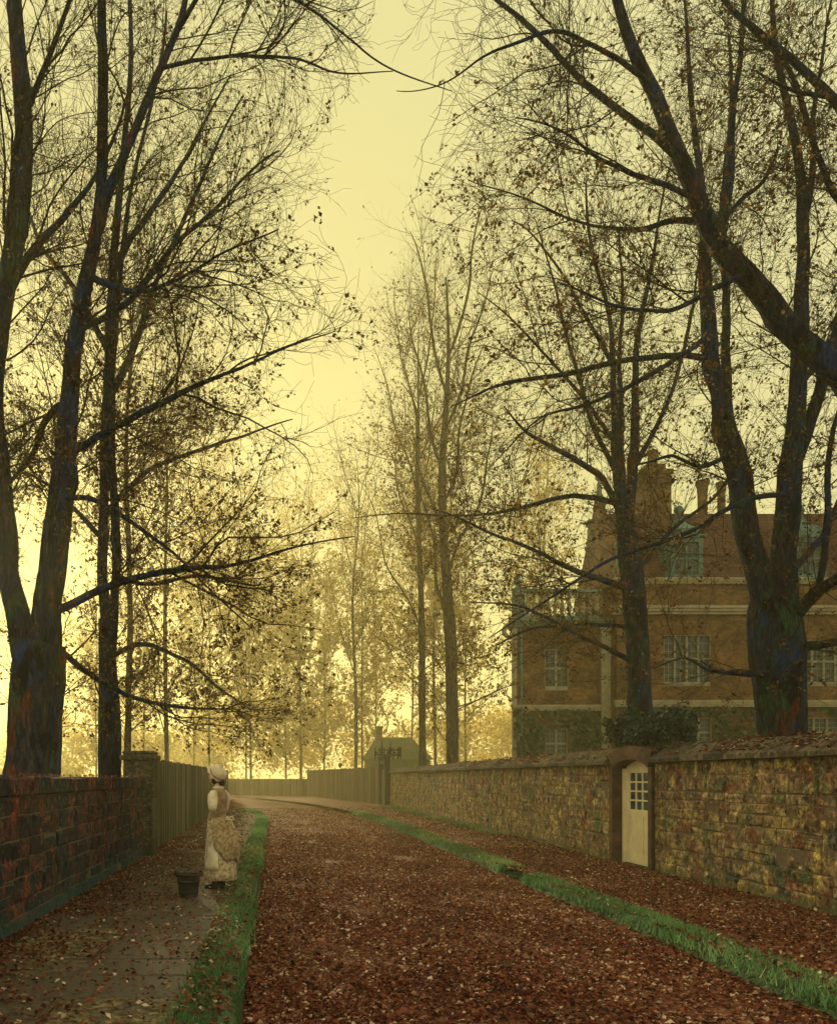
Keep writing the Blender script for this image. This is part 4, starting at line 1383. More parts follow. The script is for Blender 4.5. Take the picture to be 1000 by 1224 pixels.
    # ---- pair of tall trees further up the lane
    kr = lambda P: (P[:, -1, 0] > 3.0 + 0.7 * np.sin(P[:, -1, 2] * 0.8)) & (P[:, -1, 2] > 2.0)
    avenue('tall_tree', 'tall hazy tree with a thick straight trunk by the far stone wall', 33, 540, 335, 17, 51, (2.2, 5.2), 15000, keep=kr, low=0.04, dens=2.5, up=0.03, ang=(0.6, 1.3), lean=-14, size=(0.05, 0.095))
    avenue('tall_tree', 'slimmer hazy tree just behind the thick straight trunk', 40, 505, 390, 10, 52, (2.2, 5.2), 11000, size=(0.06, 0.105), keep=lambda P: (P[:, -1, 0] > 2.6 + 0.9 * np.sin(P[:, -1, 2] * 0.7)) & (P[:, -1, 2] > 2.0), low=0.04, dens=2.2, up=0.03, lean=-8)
    avenue('tall_tree', 'fading tree above the brown fence beyond the gateway', 62, 425, 540, 5, 53, (2.0, 5.2), 9000, lm=LEAF_HAZE_GOLD, low=0.1, dens=1.5, size=(0.08, 0.14), keep=lambda P: (P[:, -1, 0] > 1.6) & (P[:, -1, 2] > 2))

    # ---- wood beyond the bend
    protos = []
    for i, (Y, x, top, lm) in enumerate(((88, 300, 640, LEAF_HAZE_GOLD), (96, 360, 600, LEAF_HAZE_GOLD), (92, 250, 560, LEAF_HAZE_GOLD))):
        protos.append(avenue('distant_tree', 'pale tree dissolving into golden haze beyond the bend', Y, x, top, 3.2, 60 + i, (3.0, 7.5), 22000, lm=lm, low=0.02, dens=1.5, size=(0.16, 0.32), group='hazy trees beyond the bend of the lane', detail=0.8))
    r2 = random.Random(4)
    for i, (X, Yd) in enumerate(((-14, 90), (-9.5, 99), (-3.5, 104), (1.5, 108), (6, 101), (9, 86), (11.5, 95), (15, 78), (17, 104), (-20, 94), (21, 92), (27, 84))):
        p = protos[i % 3]
        c = p.copy()
        COL.objects.link(c)
        c.location = (X, Yd, -0.1)
        c.rotation_euler = (0, 0, r2.uniform(0, 6.28))
        s = r2.uniform(0.7, 1.0)
        c.scale = (s, s, s)
        for ch in p.children:
            d = ch.copy()
            COL.objects.link(d)
            d.parent = c


def leaf_cloud(name, blobs, n, mat, parent, size, rng, shell=0.75):
    """leaves spread through ellipsoids (cx,cy,cz,rx,ry,rz)"""
    Cs, Ns = [], []
    vol = np.array([b[3] * b[4] * b[5] for b in blobs])
    for b, k in zip(blobs, (n * vol / vol.sum()).astype(int) + 1):
        d = rng.normal(size=(k, 3))
        d /= np.linalg.norm(d, axis=1, keepdims=True)
        r = rng.uniform(shell, 1.08, (k, 1))
        Cs.append(np.array(b[:3]) + d * r * np.array(b[3:]))
        nn = d + rng.normal(size=(k, 3)) * 0.6
        Ns.append(nn / np.linalg.norm(nn, axis=1, keepdims=True))
    C, N = np.concatenate(Cs), np.concatenate(Ns)
    s = rng.uniform(size[0], size[1], len(C))
    V, Fc = leaf_arrays(C, N, s, rng, aspect=0.85)
    return np_mesh(name, V, Fc, 3, mat, parent, tint=np.repeat(np.clip(rng.normal(0.5, 0.27, len(C)), 0, 1), 4), kind='stuff' if parent else None)


def build_plants():
    rng = np.random.default_rng(77)
    iv = empty('ivy_bush', (6.5, 14.6, 1.7))
    tag(iv, 'dark glossy ivy mound sitting over the brick arch of the garden door', 'ivy')
    bl = []
    for k in range(16):
        y = rnd.uniform(-0.95, 0.8)
        bl.append((rnd.uniform(-0.25, 0.35), y, rnd.uniform(0.35, 0.75) + 0.12 * math.cos(y * 1.5), rnd.uniform(.22, .4), rnd.uniform(.22, .4), rnd.uniform(.18, .32)))
    bl.append((-0.1, -0.95, 0.22, .25, .3, .28))
    leaf_cloud('foliage', bl, 6500, IVY, iv, (0.05, 0.085), rng, 0.35)
    m = MB()
    for k in range(6):
        m.tube([(0.1, -0.6 + 0.25 * k, -0.6), (0.05, -0.5 + 0.22 * k, 0.2), (0.1, -0.5 + 0.2 * k, 0.6)], 0.02, 5)
    m.build('stem', BARK_NEAR, iv)
    # the far-off golden wood that closes the lane
    bl = []
    for k in range(90):
        x = rnd.uniform(-75, 48)
        y = rnd.uniform(108, 135)
        h = rnd.uniform(2, 15) * (0.75 + 0.25 * math.sin(x * 0.21 + 1))
        bl.append((x, y, h, rnd.uniform(3, 6.5), rnd.uniform(3, 5), rnd.uniform(2.2, 4.5)))
    fw = leaf_cloud('distant_wood', bl, 60000, LEAF_HAZE_GOLD, None, (0.28, 0.55), rng, 0.25)
    tag(fw, kind='stuff')
    # ivy sleeve up the trunk of the tree over the door
    tr = empty('trunk_ivy', (7.05, 16.2, 1.8))
    tag(tr, 'thin ivy climbing the dark trunk above the garden door', 'ivy')
    bl = [(-0.02 - 0.012 * k, 0, 0.35 * k, .30 - .006 * k, .30 - .006 * k, 0.3) for k in range(10)]
    leaf_cloud('foliage', bl, 700, IVY, tr, (0.04, 0.07), rng, 0.85)


# ------------------------------------------------------------------ the house
def build_house():
    Y0 = 35.0
    S = Y0 / F
    hx = lambda px: (px - VX) * S
    hz = lambda py: EYE + (VY - py) * S
    ox, oy = hx(737), Y0
    h = empty('brick_house', (ox, oy, 0))
    tag(h, 'large red brick house with stone dressings behind the high wall', 'house')
    X = lambda px: hx(px) - ox

    def wall_holes(m, x0, x1, z0, z1, y, holes, depth=0.22):
        xs = sorted({x0, x1, *[q for a in holes for q in a[:2]]})
        zs = sorted({z0, z1, *[q for a in holes for q in a[2:]]})
        for i in range(len(xs) - 1):
            for j in range(len(zs) - 1):
                cx, cz = (xs[i] + xs[i + 1]) / 2, (zs[j] + zs[j + 1]) / 2
                if any(a[0] < cx < a[1] and a[2] < cz < a[3] for a in holes): continue
                m.add([(xs[i], y, zs[j]), (xs[i + 1], y, zs[j]), (xs[i + 1], y, zs[j + 1]), (xs[i], y, zs[j + 1])], [(0, 1, 2, 3)])
        for a in holes:
            m.add([(a[0], y, a[2]), (a[1], y, a[2]), (a[1], y, a[3]), (a[0], y, a[3]), (a[0], y + depth, a[2]), (a[1], y + depth, a[2]), (a[1], y + depth, a[3]), (a[0], y + depth, a[3])],
                  [(0, 4, 5, 1), (1, 5, 6, 2), (2, 6, 7, 3), (3, 7, 4, 0)])

    def window(par, x0, x1, z0, z1, y, cols, rows, fmat=FRAME, fr=0.13, mull=0.09, lead=True):
        m = MB()
        m.box(x0 - fr, x0 + 0.03, y - 0.05, y + 0.12, z0 - fr, z1 + fr)
        m.box(x1 - 0.03, x1 + fr, y - 0.05, y + 0.12, z0 - fr, z1 + fr)
        m.box(x0 + 0.031, x1 - 0.031, y - 0.052, y + 0.12, z1 - 0.03, z1 + fr + 0.01)
        m.box(x0 + 0.031, x1 - 0.031, y - 0.07, y + 0.12, z0 - fr - 0.02, z0 + 0.03)
        for k in range(1, cols):
            x = x0 + (x1 - x0) * k / cols
            m.box(x - mull / 2, x + mull / 2, y, y + 0.10, z0 + 0.031, z1 - 0.031)
        for k in range(1, rows):
            z = z0 + (z1 - z0) * k / rows
            m.box(x0 + 0.031, x1 - 0.031, y + 0.004, y + 0.096, z - mull / 2, z + mull / 2)
        w = m.build('window', fmat, par)
        MB().box(x0 + 0.02, x1 - 0.02, y + 0.075, y + 0.085, z0 + 0.02, z1 - 0.02).build('pane', GLASS, w)
        m = MB()
        nx, nz = cols * 2, rows * 3
        for k in range(1, nx):
            x = x0 + (x1 - x0) * k / nx
            m.box(x - 0.009, x + 0.009, y + 0.055, y + 0.072, z0 + .032, z1 - .032)
        for k in range(1, nz):
            z = z0 + (z1 - z0) * k / nz
            m.box(x0 + .032, x1 - .032, y + 0.053, y + 0.07, z - 0.009, z + 0.009)
        m.build('glazing_bars', fmat, w)
        return w

    D = 4.6                                                          # depth of the main block
    xr = X(1150)
    wins = [(X(793), X(849), hz(816), hz(759), 4, 2), (X(957), X(1013), hz(816), hz(765), 4, 2),
            (X(806), X(850), hz(893), hz(858), 3, 2), (X(957), X(1005), hz(893), hz(858), 3, 2), (X(1075), X(1125), hz(816), hz(765), 4, 2)]
    ztop = hz(694)
    m = MB()
    wall_holes(m, 0, xr, -0.2, ztop, 0, [w[:4] for w in wins])
    m.add([(0, 0, -.2), (0, D, -.2), (0, D, ztop), (0, 0, ztop)], [(0, 3, 2, 1)])
    m.add([(xr, 0, -.2), (xr, D, -.2), (xr, D, ztop), (xr, 0, ztop)], [(0, 1, 2, 3)])
    m.add([(0, D, -.2), (xr, D, -.2), (xr, D, ztop), (0, D, ztop)], [(0, 3, 2, 1)])
    m.add([(0.2, 0.3, -.2), (xr - .2, 0.3, -.2), (xr - .2, 0.3, ztop), (0.2, 0.3, ztop)], [(0, 1, 2, 3)])
    m.build('wall', BRICK, h)
    for w in wins: window(h, w[0], w[1], w[2], w[3], 0.06, w[4], w[5])
    # mouldings
    def course(px0, px1, zlo, zhi, pr, yf=0.0, mat=TRIM, nm='string_course', par=h):
        m = MB()
        z = zlo
        hh = (zhi - zlo) / 3
        for k, q in enumerate((0.55, 0.8, 1.0)):
            m.box(X(px0) - pr * q, X(px1), yf - pr * q, yf + 0.05, z + (0.001 if k else 0), z + hh)
            z += hh
        m.build(nm, mat, par)
    course(737, 1150, hz(698), hz(691), 0.16, nm='parapet_coping')
    course(737, 1150, hz(735), hz(725), 0.30, nm='cornice')
    course(737, 1150, hz(845), hz(837), 0.14)
    # roof
    zr, ze = hz(622) + 1.0, hz(694) - 0.15
    m = MB()
    ym = D / 2
    m.add([(0.25, 0.35, ze), (xr, 0.35, ze), (xr, ym, zr), (0.25, ym, zr), (0.25, D, ze), (xr, D, ze)], [(0, 1, 2, 3), (3, 2, 5, 4), (0, 3, 4), (1, 5, 2)])
    m.build('roof', ROOF, h)
    # gable parapet with finials
    m = MB()
    pr = [(-0.05, ze - 0.6), (-0.05, ze + 0.45), (ym - 0.25, zr + 0.15), (ym - 0.25, zr + 0.45), (ym + 0.25, zr + 0.45), (ym + 0.25, zr + 0.15), (D, ze + 0.45), (D, ze - 0.6)]
    n = len(pr)
    vs = [(-0.03, a, b) for a, b in pr] + [(0.33, a, b) for a, b in pr]
    m.add(vs, [tuple(range(n)), tuple(range(2 * n - 1, n - 1, -1))] + [(k, (k + 1) % n, (k + 1) % n + n, k + n) for k in range(n)])
    g = m.build('gable', BRICK, h)
    prof = lambda z: [(0.22, z), (0.22, z + .12), (0.14, z + .2), (0.2, z + .32), (0.12, z + .42), (0.1, z + .9), (0.06, z + 1.0), (0.17, z + 1.1), (0.19, z + 1.22), (0.1, z + 1.36), (0.01, z + 1.42)]
    for (y, z) in ((0.2, ze + 0.5), (ym, zr + 0.44), (ym + 1.15, zr - 1.3)):
        MB().lathe(prof(z), 0.15, y, 12).build('finial', TRIM_GREEN, g)
    # dormers
    for pxc in (820, 967):
        x0, x1 = X(pxc - 19), X(pxc + 19)
        zb, zt = hz(692), hz(643)
        xc = (x0 + x1) / 2
        m = MB()
        m.box(x0, x0 + 0.1, -0.06, 1.6, zb, zt)
        m.box(x1 - 0.1, x1, -0.06, 1.6, zb, zt)
        m.box(x0 + .101, x1 - .101, -0.06, 0.05, zb, zb + 0.1)
        m.box(x0 + .101, x1 - .101, -0.06, 0.05, zt - 0.1, zt - 0.001)
        d = m.build('dormer', LEAD, h)
        window(d, x0 + 0.14, x1 - 0.14, zb + 0.14, zt - 0.14, 0.0, 2, 2, LEAD, 0.04, 0.07)
        m = MB().box(x0 - 0.08, x1 + 0.08, -0.14, 1.7, zt + 0.001, zt + 0.12)
        w = (x1 - x0) / 2
        q = math.sqrt(2)
        m.lathe([(w * q, zt + .121), (w * q * .97, zt + .3), (w * q * .8, zt + .5), (w * q * .5, zt + .68), (w * q * .28, zt + .85), (w * q * .16, zt + 1.05)], xc, w, 4, rot=math.pi / 4, smooth=False)
        m.build('cap', LEAD, d)
        m = MB().lathe([(0.1, zt + 1.0), (0.07, zt + 1.1), (0.07, zt + 1.16), (0.16, zt + 1.24), (0.2, zt + 1.36), (0.15, zt + 1.5), (0.02, zt + 1.57)], xc, w, 14)
        m.build('ball_finial', LEAD, d)
    # chimneys
    Yc = Y0 + ym + 0.5
    cs = Yc / F
    cx = lambda px: (px - VX) * cs - ox
    cz = lambda py: EYE + (VY - py) * cs
    yc = ym + 0.5
    m = MB()
    a, b = cx(763), cx(795)
    m.box(a, b, yc - 0.55, yc + 0.55, ze, cz(583))
    m.box(a - .1, b + .1, yc - .65, yc + .65, cz(583) + .001, cz(577))
    m.box(a + .02, b - .02, yc - .52, yc + .52, cz(577) + .001, cz(571))
    m.box(a - .08, b + .08, yc - .6, yc + .6, cz(571) + .001, cz(566))
    m.box(a + .18, b - .18, yc - .4, yc + .4, cz(566) + .001, cz(558))
    c = m.build('chimney', BRICK, h)
    m = MB().lathe([(0.28, cz(558)), (0.22, cz(554)), (0.2, cz(545)), (0.27, cz(543)), (0.24, cz(539))], (a + b) / 2, yc, 10)
    m.build('chimney_pot', BRICK, c)
    for (pa, pb, tp) in ((831, 847, 575), (855, 868, 577)):
        a, b = cx(pa), cx(pb)
        rr = (b - a) / 2 * 0.72
        m = MB().lathe([(rr * 1.3, ze + 1.5), (rr * 1.3, cz(630)), (rr, cz(626)), (rr, cz(590)), (rr * 1.15, cz(586)), (rr * 1.1, cz(584)), (rr * 1.45, cz(tp + 3)), (rr * 1.45, cz(tp)), (rr * .8, cz(tp))], (a + b) / 2, yc, 8, smooth=False)
        m.build('chimney', BRICK, h)
    # ---- lower wing with balustrade
    yw = 0.7
    wx0, wx1 = X(619), 0.0
    zw = hz(746)
    wd = 2.2
    m = MB()
    ww = [(X(657), X(686), hz(819), hz(773), 2, 2), (X(658), X(685), hz(906), hz(870), 2, 2)]
    wall_holes(m, wx0, wx1, -0.2, zw, yw, [w[:4] for w in ww])
    wb = wx0 + 0.72
    m.add([(wx0, yw, -.2), (wb, yw + wd, -.2), (wb, yw + wd, zw), (wx0, yw, zw)], [(0, 3, 2, 1)])
    m.add([(wb, yw + wd, -.2), (wx1, yw + wd, -.2), (wx1, yw + wd, zw), (wb, yw + wd, zw)], [(0, 3, 2, 1)])
    m.add([(wx0 + .2, yw + .3, -.2), (wx1, yw + .3, -.2), (wx1, yw + .3, zw), (wx0 + .2, yw + .3, zw)], [(0, 1, 2, 3)])
    m.build('wing_wall', BRICK, h)
    for w in ww: window(h, w[0], w[1], w[2], w[3], yw + .06, w[4], w[5])
    MB().box(wx0 - 0.04, wx0 + 0.14, yw - 0.04, yw + .12, -0.2, zw - .01).build('quoin', TRIM, h)
    MB().tube([(wx0 + 0.32, yw - 0.08, 0), (wx0 + 0.32, yw - 0.08, zw - 0.05)], 0.05, 8).build('drain_pipe', LEAD, h)
    MB().box(-0.42, -0.02, yw - 0.12, yw + .05, -0.2, zw - .01).build('pilaster', TRIM, h)
    course(620, 737, hz(848), hz(841), 0.14, yf=yw)
    m = MB()
    z = zw
    for k, q in enumerate((0.1, 0.2, 0.3)):
        m.add([(wx0 - q, yw - q, z + .001), (-.001, yw - q, z + .001), (-.001, yw + wd, z + .001), (wx0 + .7 - q, yw + wd, z + .001), (wx0 - q, yw - q, z + .11), (-.001, yw - q, z + .11), (-.001, yw + wd, z + .11), (wx0 + .7 - q, yw + wd, z + .11)], [(0, 3, 2, 1), (4, 5, 6, 7), (0, 1, 5, 4), (1, 2, 6, 5), (2, 3, 7, 6), (3, 0, 4, 7)])
        z += 0.11
    m.build('cornice', TRIM_GREEN, h)
    # balustrade
    zb, zt = z + 0.001, hz(700)
    m = MB()
    m.box(wx0 + .45, -0.4, yw - 0.12, yw + 0.16, zb, zb + 0.14)
    m.box(wx0 + .45, -0.4, yw - 0.14, yw + 0.18, zt - 0.14, zt)
    bl = m.build('balustrade', TRIM_GREEN, h)
    for a in (wx0 - 0.02, -0.4):
        MB().box(a, a + 0.46 if a < -1 else -0.01, yw - 0.16, yw + 0.2, zb, zt + 0.05).build('pedestal', TRIM_GREEN if a < -1 else BRICK, bl)
    n = 11
    hb = zt - 0.14 - (zb + 0.14)
    for k in range(n):
        x = wx0 + .45 + (-0.4 - wx0 - .45) * (k + 0.5) / n
        z = zb + 0.141
        MB().lathe([(.09, z), (.09, z + .08 * hb), (.05, z + .14 * hb), (.105, z + .32 * hb), (.1, z + .42 * hb), (.045, z + .68 * hb), (.05, z + .8 * hb), (.085, z + .86 * hb), (.085, z + hb - .001)], x, yw + .02, 10).build('baluster', TRIM, bl)
    z = zt + 0.051
    MB().lathe([(.14, z), (.14, z + .06), (.07, z + .12), (.2, z + .25), (.17, z + .34), (.07, z + .4), (.12, z + .47), (.1, z + .57), (.01, z + .62)], wx0 + .2, yw + .02, 12).build('urn', TRIM_GREEN, bl)
    # scrolled corner bracket
    pts = [(wx0 - 0.08 - 0.34 * math.sin(t) * (1 - .25 * t / 4.2), yw + 0.05, zw - 0.18 + 0.30 * math.cos(t) * (1 - .25 * t / 4.2)) for t in [k * 4.4 / 14 for k in range(15)]]
    MB().tube(pts, [0.12 - 0.004 * k for k in range(15)], 8).build('scroll_bracket', TRIM, h)
    # creeper over the ground floor
    rng = np.random.default_rng(3)
    n = 9000
    x = rng.uniform(wx0, xr * 0.75, n)
    keep = np.ones(n, bool)
    z = rng.uniform(0.5, hz(846), n)
    for w in wins[2:4] + ww[1:2]:
        keep &= ~((x > w[0] - .05) & (x < w[1] + .05) & (z > w[2] - .1) & (z < w[3] + .05))
    keep &= rng.random(n) < 0.55 + 0.45 * np.sin(x * 1.3) * np.sin(z * 1.6 + x)
    x, z = x[keep], z[keep]
    yy = np.where(x < 0, yw, 0.0) - rng.uniform(0.03, 0.16, len(x))
    C = np.stack([x + ox, yy + oy, z], 1)
    N = rng.normal(size=(len(x), 3)) * 0.5 + np.array([0, -1, 0.3])
    N /= np.linalg.norm(N, axis=1, keepdims=True)
    V, Fc = leaf_arrays(C - np.array([ox, oy, 0]), N, rng.uniform(0.12, 0.24, len(x)), rng, aspect=0.9)
    cr = np_mesh('wall_creeper', V, Fc, 3, CREEPER, tint=np.repeat(rng.random(len(x)), 4))
    cr.location = (ox, oy, 0)
    tag(cr, 'green creeper spreading over the ground floor of the brick house', 'creeper')

    # ---- far cottage in the haze
    Yf = 82
    c = empty('cottage', (at(478, 930, Yf).x, Yf, 0))
    tag(c, 'dim grey green cottage with long roof in the haze behind the gateway', 'cottage')
    s = Yf / F
    hw = 36 * s
    ez, rz = EYE + 24 * s, EYE + 50 * s
    m = MB().box(-hw, hw, 0, 5, -0.2, ez)
    m.build('wall', MOSSROOF, c)
    m = MB()
    m.add([(-hw - .3, -.4, ez - .15), (hw + .3, -.4, ez - .15), (hw - 1.5, 2.5, rz), (-hw + .9, 2.5, rz), (-hw - .3, 5.4, ez - .15), (hw + .3, 5.4, ez - .15)], [(0, 1, 2, 3), (3, 2, 5, 4), (0, 3, 4), (1, 5, 2)])
    m.build('roof', MOSSROOF, c)
    m = MB().box(-hw + .9, -hw + 1.5, 2.1, 2.9, ez, rz + 0.9)
    m.box(-hw + .82, -hw + 1.58, 2.02, 2.98, rz + 0.901, rz + 1.1)
    m.build('chimney', BRICK, c)


# ------------------------------------------------------------------ woman and bucket
def cloth_mat(name, c1, c2, scale, lo=0.45, hi=0.55, trans=0.0):
    m, nt, p = new_mat(name)
    v = coords(nt)
    n = noise(nt, v, scale, 4, 0.6)
    c = ramp(nt, n, [(lo, c1), (hi, c2)])
    nt.links.new(c, p.inputs['Base Color'])
    p.inputs['Roughness'].default_value = 0.85
    p.inputs['Specular IOR Level'].default_value = 0.15
    p.inputs['Sheen Weight'].default_value = 0.2
    bump(nt, p, noise(nt, v, scale * 3, 3, 0.6), 0.25, 0.005)
    return m


def rings_mesh(rings, n=48):
    """rings: (z, cx, cy, rx, ry, pleat amp, pleat count, phase)"""
    vs, fs = [], []
    for (z, cx, cy, rx, ry, pa, pn, ph) in rings:
        for k in range(n):
            a = 2 * math.pi * k / n
            f = 1 + pa * (math.sin(pn * a + ph) + 0.5 * math.sin((pn * 1.7) // 1 * a + ph * 2.3))
            vs.append((cx + rx * f * math.cos(a), cy + ry * f * math.sin(a), z))
    for i in range(len(rings) - 1):
        for k in range(n):
            k2 = (k + 1) % n
            fs.append((i * n + k, i * n + k2, (i + 1) * n + k2, (i + 1) * n + k))
    return vs, fs


def skin_points(name, pts, edges, mat, sub=2):
    me = bpy.data.meshes.new(name)
    me.from_pydata([p[0] for p in pts], edges, [])
    o = bpy.data.objects.new(name, me)
    COL.objects.link(o)
    sk = o.modifiers.new('skin', 'SKIN')
    sk.use_smooth_shade = True
    for i, p in enumerate(pts):
        r = p[1]
        me.skin_vertices[0].data[i].radius = r if isinstance(r, tuple) else (r, r)
    me.skin_vertices[0].data[0].use_root = True
    sb = o.modifiers.new('sub', 'SUBSURF')
    sb.levels = sb.render_levels = sub
    dg = bpy.context.evaluated_depsgraph_get()
    ev = bpy.data.meshes.new_from_object(o.evaluated_get(dg))
    bpy.data.objects.remove(o)
    return ev


def build_woman():
    X0, Y0 = -0.775, 11.6
    skin = plain('skin', (0.52, 0.34, 0.20), 0.6, 0.1, 20, 0.05)
    cream = cloth_mat('pale_cotton', (0.58, 0.46, 0.23), (0.72, 0.60, 0.33), 8)
    apron_m = cloth_mat('apron_cotton', (0.66, 0.54, 0.27), (0.78, 0.67, 0.37), 6)
    print_m = cloth_mat('printed_cotton', (0.28, 0.19, 0.085), (0.60, 0.47, 0.22), 24, 0.40, 0.56)
    brown_m = cloth_mat('brown_print', (0.22, 0.14, 0.055), (0.46, 0.34, 0.14), 26, 0.42, 0.62)
    bod_m = cloth_mat('brown_bodice', (0.20, 0.12, 0.05), (0.34, 0.22, 0.09), 14, 0.4, 0.6)
    hair_m = plain('dark_hair', (0.05, 0.022, 0.014), 0.6, 0.4, 40)
    shoe_m = plain('black_leather', (0.015, 0.012, 0.012), 0.5, 0.3, 20)
    w = empty('person', (X0, Y0, 0.0), R(60))
    tag(w, 'woman in pale cap, apron and bustled brown dress standing beside the bucket', 'person')
    # local frame: +y is the way she faces, -x her left side
    pts = [((0, 0, 0.88), (0.13, 0.10)),            # 0 pelvis
           ((0, 0.0, 1.02), (0.105, 0.085)), ((0, 0.0, 1.16), (0.125, 0.095)), ((0, -0.01, 1.30), (0.12, 0.085)), ((0, -0.005, 1.385), (0.052, 0.05)), ((0, 0.015, 1.45), 0.046), ((0, 0.02, 1.50), 0.05),
           ((-0.145, -0.01, 1.30), 0.048), ((-0.235, -0.06, 1.10), 0.036), ((-0.155, 0.035, 0.965), 0.026), ((-0.115, 0.075, 0.955), (0.034, 0.018)),   # 7-10 left arm, hand on waist
           ((0.145, -0.01, 1.30), 0.048), ((0.20, 0.03, 1.09), 0.036), ((0.17, 0.17, 0.98), 0.027), ((0.13, 0.205, 0.965), (0.034, 0.018)),        # 11-14 right arm across the front
           ((-0.085, 0, 0.80), 0.085), ((-0.085, 0.01, 0.46), 0.055), ((-0.08, -0.02, 0.10), 0.034), ((-0.085, 0.09, 0.035), (0.035, 0.025)),
           ((0.085, 0, 0.80), 0.085), ((0.085, 0.01, 0.46), 0.055), ((0.08, -0.02, 0.10), 0.034), ((0.085, 0.09, 0.035), (0.035, 0.025))]
    ed = [(0, 1), (1, 2), (2, 3), (3, 4), (4, 5), (5, 6), (3, 7), (7, 8), (8, 9), (9, 10), (3, 11), (11, 12), (12, 13), (13, 14), (0, 15), (15, 16), (16, 17), (17, 18), (0, 19), (19, 20), (20, 21), (21, 22)]
    me = skin_points('body', pts, ed, skin)
    bm = bmesh.new()
    bm.from_mesh(me)
    # fingers and thumbs
    def chain(p, rad):
        m = MB().tube(p, rad, 6)
        b = [bm.verts.new(v) for v in m.v]
        for f in m.f:
            try: bm.faces.new([b[i] for i in f])
            except ValueError: pass
    for s, hx_, hy, hz_, fw in ((-1, -0.115, 0.075, 0.955, (0.045, 0.05)), (1, 0.13, 0.205, 0.965, (-0.065, 0.015))):
        for k in range(4):
            l = (0.9, 1.0, 0.95, 0.75)[k]
            o = Vector((hx_, hy, hz_ + 0.024 - 0.016 * k))
            d = Vector((fw[0], fw[1], -0.012)) * l
            c = Vector((0, 0.0, -0.012))
            chain([o, o + d * 0.5, o + d * 0.95 + c, o + d * 1.25 + c * 2.5], [0.0085, 0.008, 0.0075, 0.006])
        o = Vector((hx_ - fw[0] * 0.35, hy - fw[1] * .35, hz_ + 0.03))
        chain([o, o + Vector((fw[0] * .3, fw[1] * .3, .028)), o + Vector((fw[0] * .8, fw[1] * .8, .038))], [0.0095, 0.009, 0.007])
    # head: tilted up a little, with nose, brow, chin and ears
    hm = bmesh.new()
    bmesh.ops.create_uvsphere(hm, u_segments=24, v_segments=18, radius=1)
    for v in hm.verts:
        x, y, z = v.co
        f = 1.0
        y2 = y * 0.097
        x2 = x * 0.074 * (1 - 0.22 * max(0, -z))
        z2 = z * 0.115
        if y > 0.6 and abs(x) < 0.25 and -0.3 < z < 0.15: y2 += 0.022 * (1 - abs(x) / 0.25) * (1 - abs(z + 0.08) / 0.3)      # nose
        if y > 0.6 and 0.2 < abs(x) < 0.5 and -0.05 < z < 0.2: y2 -= 0.008                                                    # eye hollows
        if y > 0.5 and abs(x) < 0.35 and -0.62 < z < -0.42: y2 -= 0.006                                                       # mouth
        if y > 0.3 and z < -0.7: y2 += 0.012                                                                                   # chin
        if abs(x) > 0.93 and abs(z) < 0.3 and abs(y) < 0.3: x2 *= 1.14                                                         # ears
        v.co = (x2, y2, z2)
    M = Matrix.Translation((0, 0.045, 1.545)) @ Matrix.Rotation(R(14), 4, 'X')
    hm.transform(M)
    tmp = bpy.data.meshes.new('t')
    hm.to_mesh(tmp)
    bm.from_mesh(tmp)
    hm.free()
    bpy.data.meshes.remove(tmp)
    for f in bm.faces: f.smooth = True
    me2 = bpy.data.meshes.new('body')
    bm.to_mesh(me2)
    bm.free()
    bpy.data.meshes.remove(me)
    link_mesh('body', me2, skin, w)

    def shell(name, rings, mat, n=48, caps=False):
        m = MB()
        vs, fs = rings_mesh(rings, n)
        m.add(vs, fs, 0.5, True)
        if caps: m.f.append(tuple((len(rings) - 1) * n + k for k in range(n))); m.s.append(True)
        return m.build(name, mat, w)
    # skirt: bell with pleats, ends above the ankle
    shell('skirt', [(0.99, 0, 0, .125, .105, 0, 8, 0), (0.9, 0, -0.02, .175, .165, .01, 9, 0), (0.7, 0, -.035, .195, .195, .02, 9, .2), (0.45, 0, -.03, .205, .215, .03, 10, .4), (0.22, 0, -.03, .21, .22, .035, 11, .6), (0.13, 0, -.03, .215, .225, .04, 11, .8), (0.125, 0, -.03, .20, .21, .04, 11, .8)], print_m, 72)
    # apron down the front
    m = MB()
    cols, rows = 14, 10
    vs, fs = [], []
    for j in range(rows + 1):
        t = j / rows
        z = 0.985 - 0.70 * t
        rx, ry = .137 + .075 * t ** .7, .114 + .085 * t ** .7
        for i in range(cols + 1):
            a = R(50 + (205 - 50) * i / cols)
            f = 1.05 + 0.02 * math.sin(i * 2.2 + t * 2)
            vs.append((rx * f * math.cos(a), -0.045 * t ** .5 + 0.0 + ry * f * 1.04 * math.sin(a), z - 0.03 * (1 - abs(2 * i / cols - 1)) * t))
    for j in range(rows):
        for i in range(cols):
            k = j * (cols + 1) + i
            fs.append((k, k + 1, k + cols + 2, k + cols + 1))
    m.add(vs, fs, .5, True)
    ap = m.build('apron', apron_m, w)
    sm = ap.modifiers.new('thickness', 'SOLIDIFY'); sm.thickness = 0.006
    # draped overskirt gathered into a bustle behind
    m = MB()
    vs, fs = [], []
    rows, cols = 14, 30
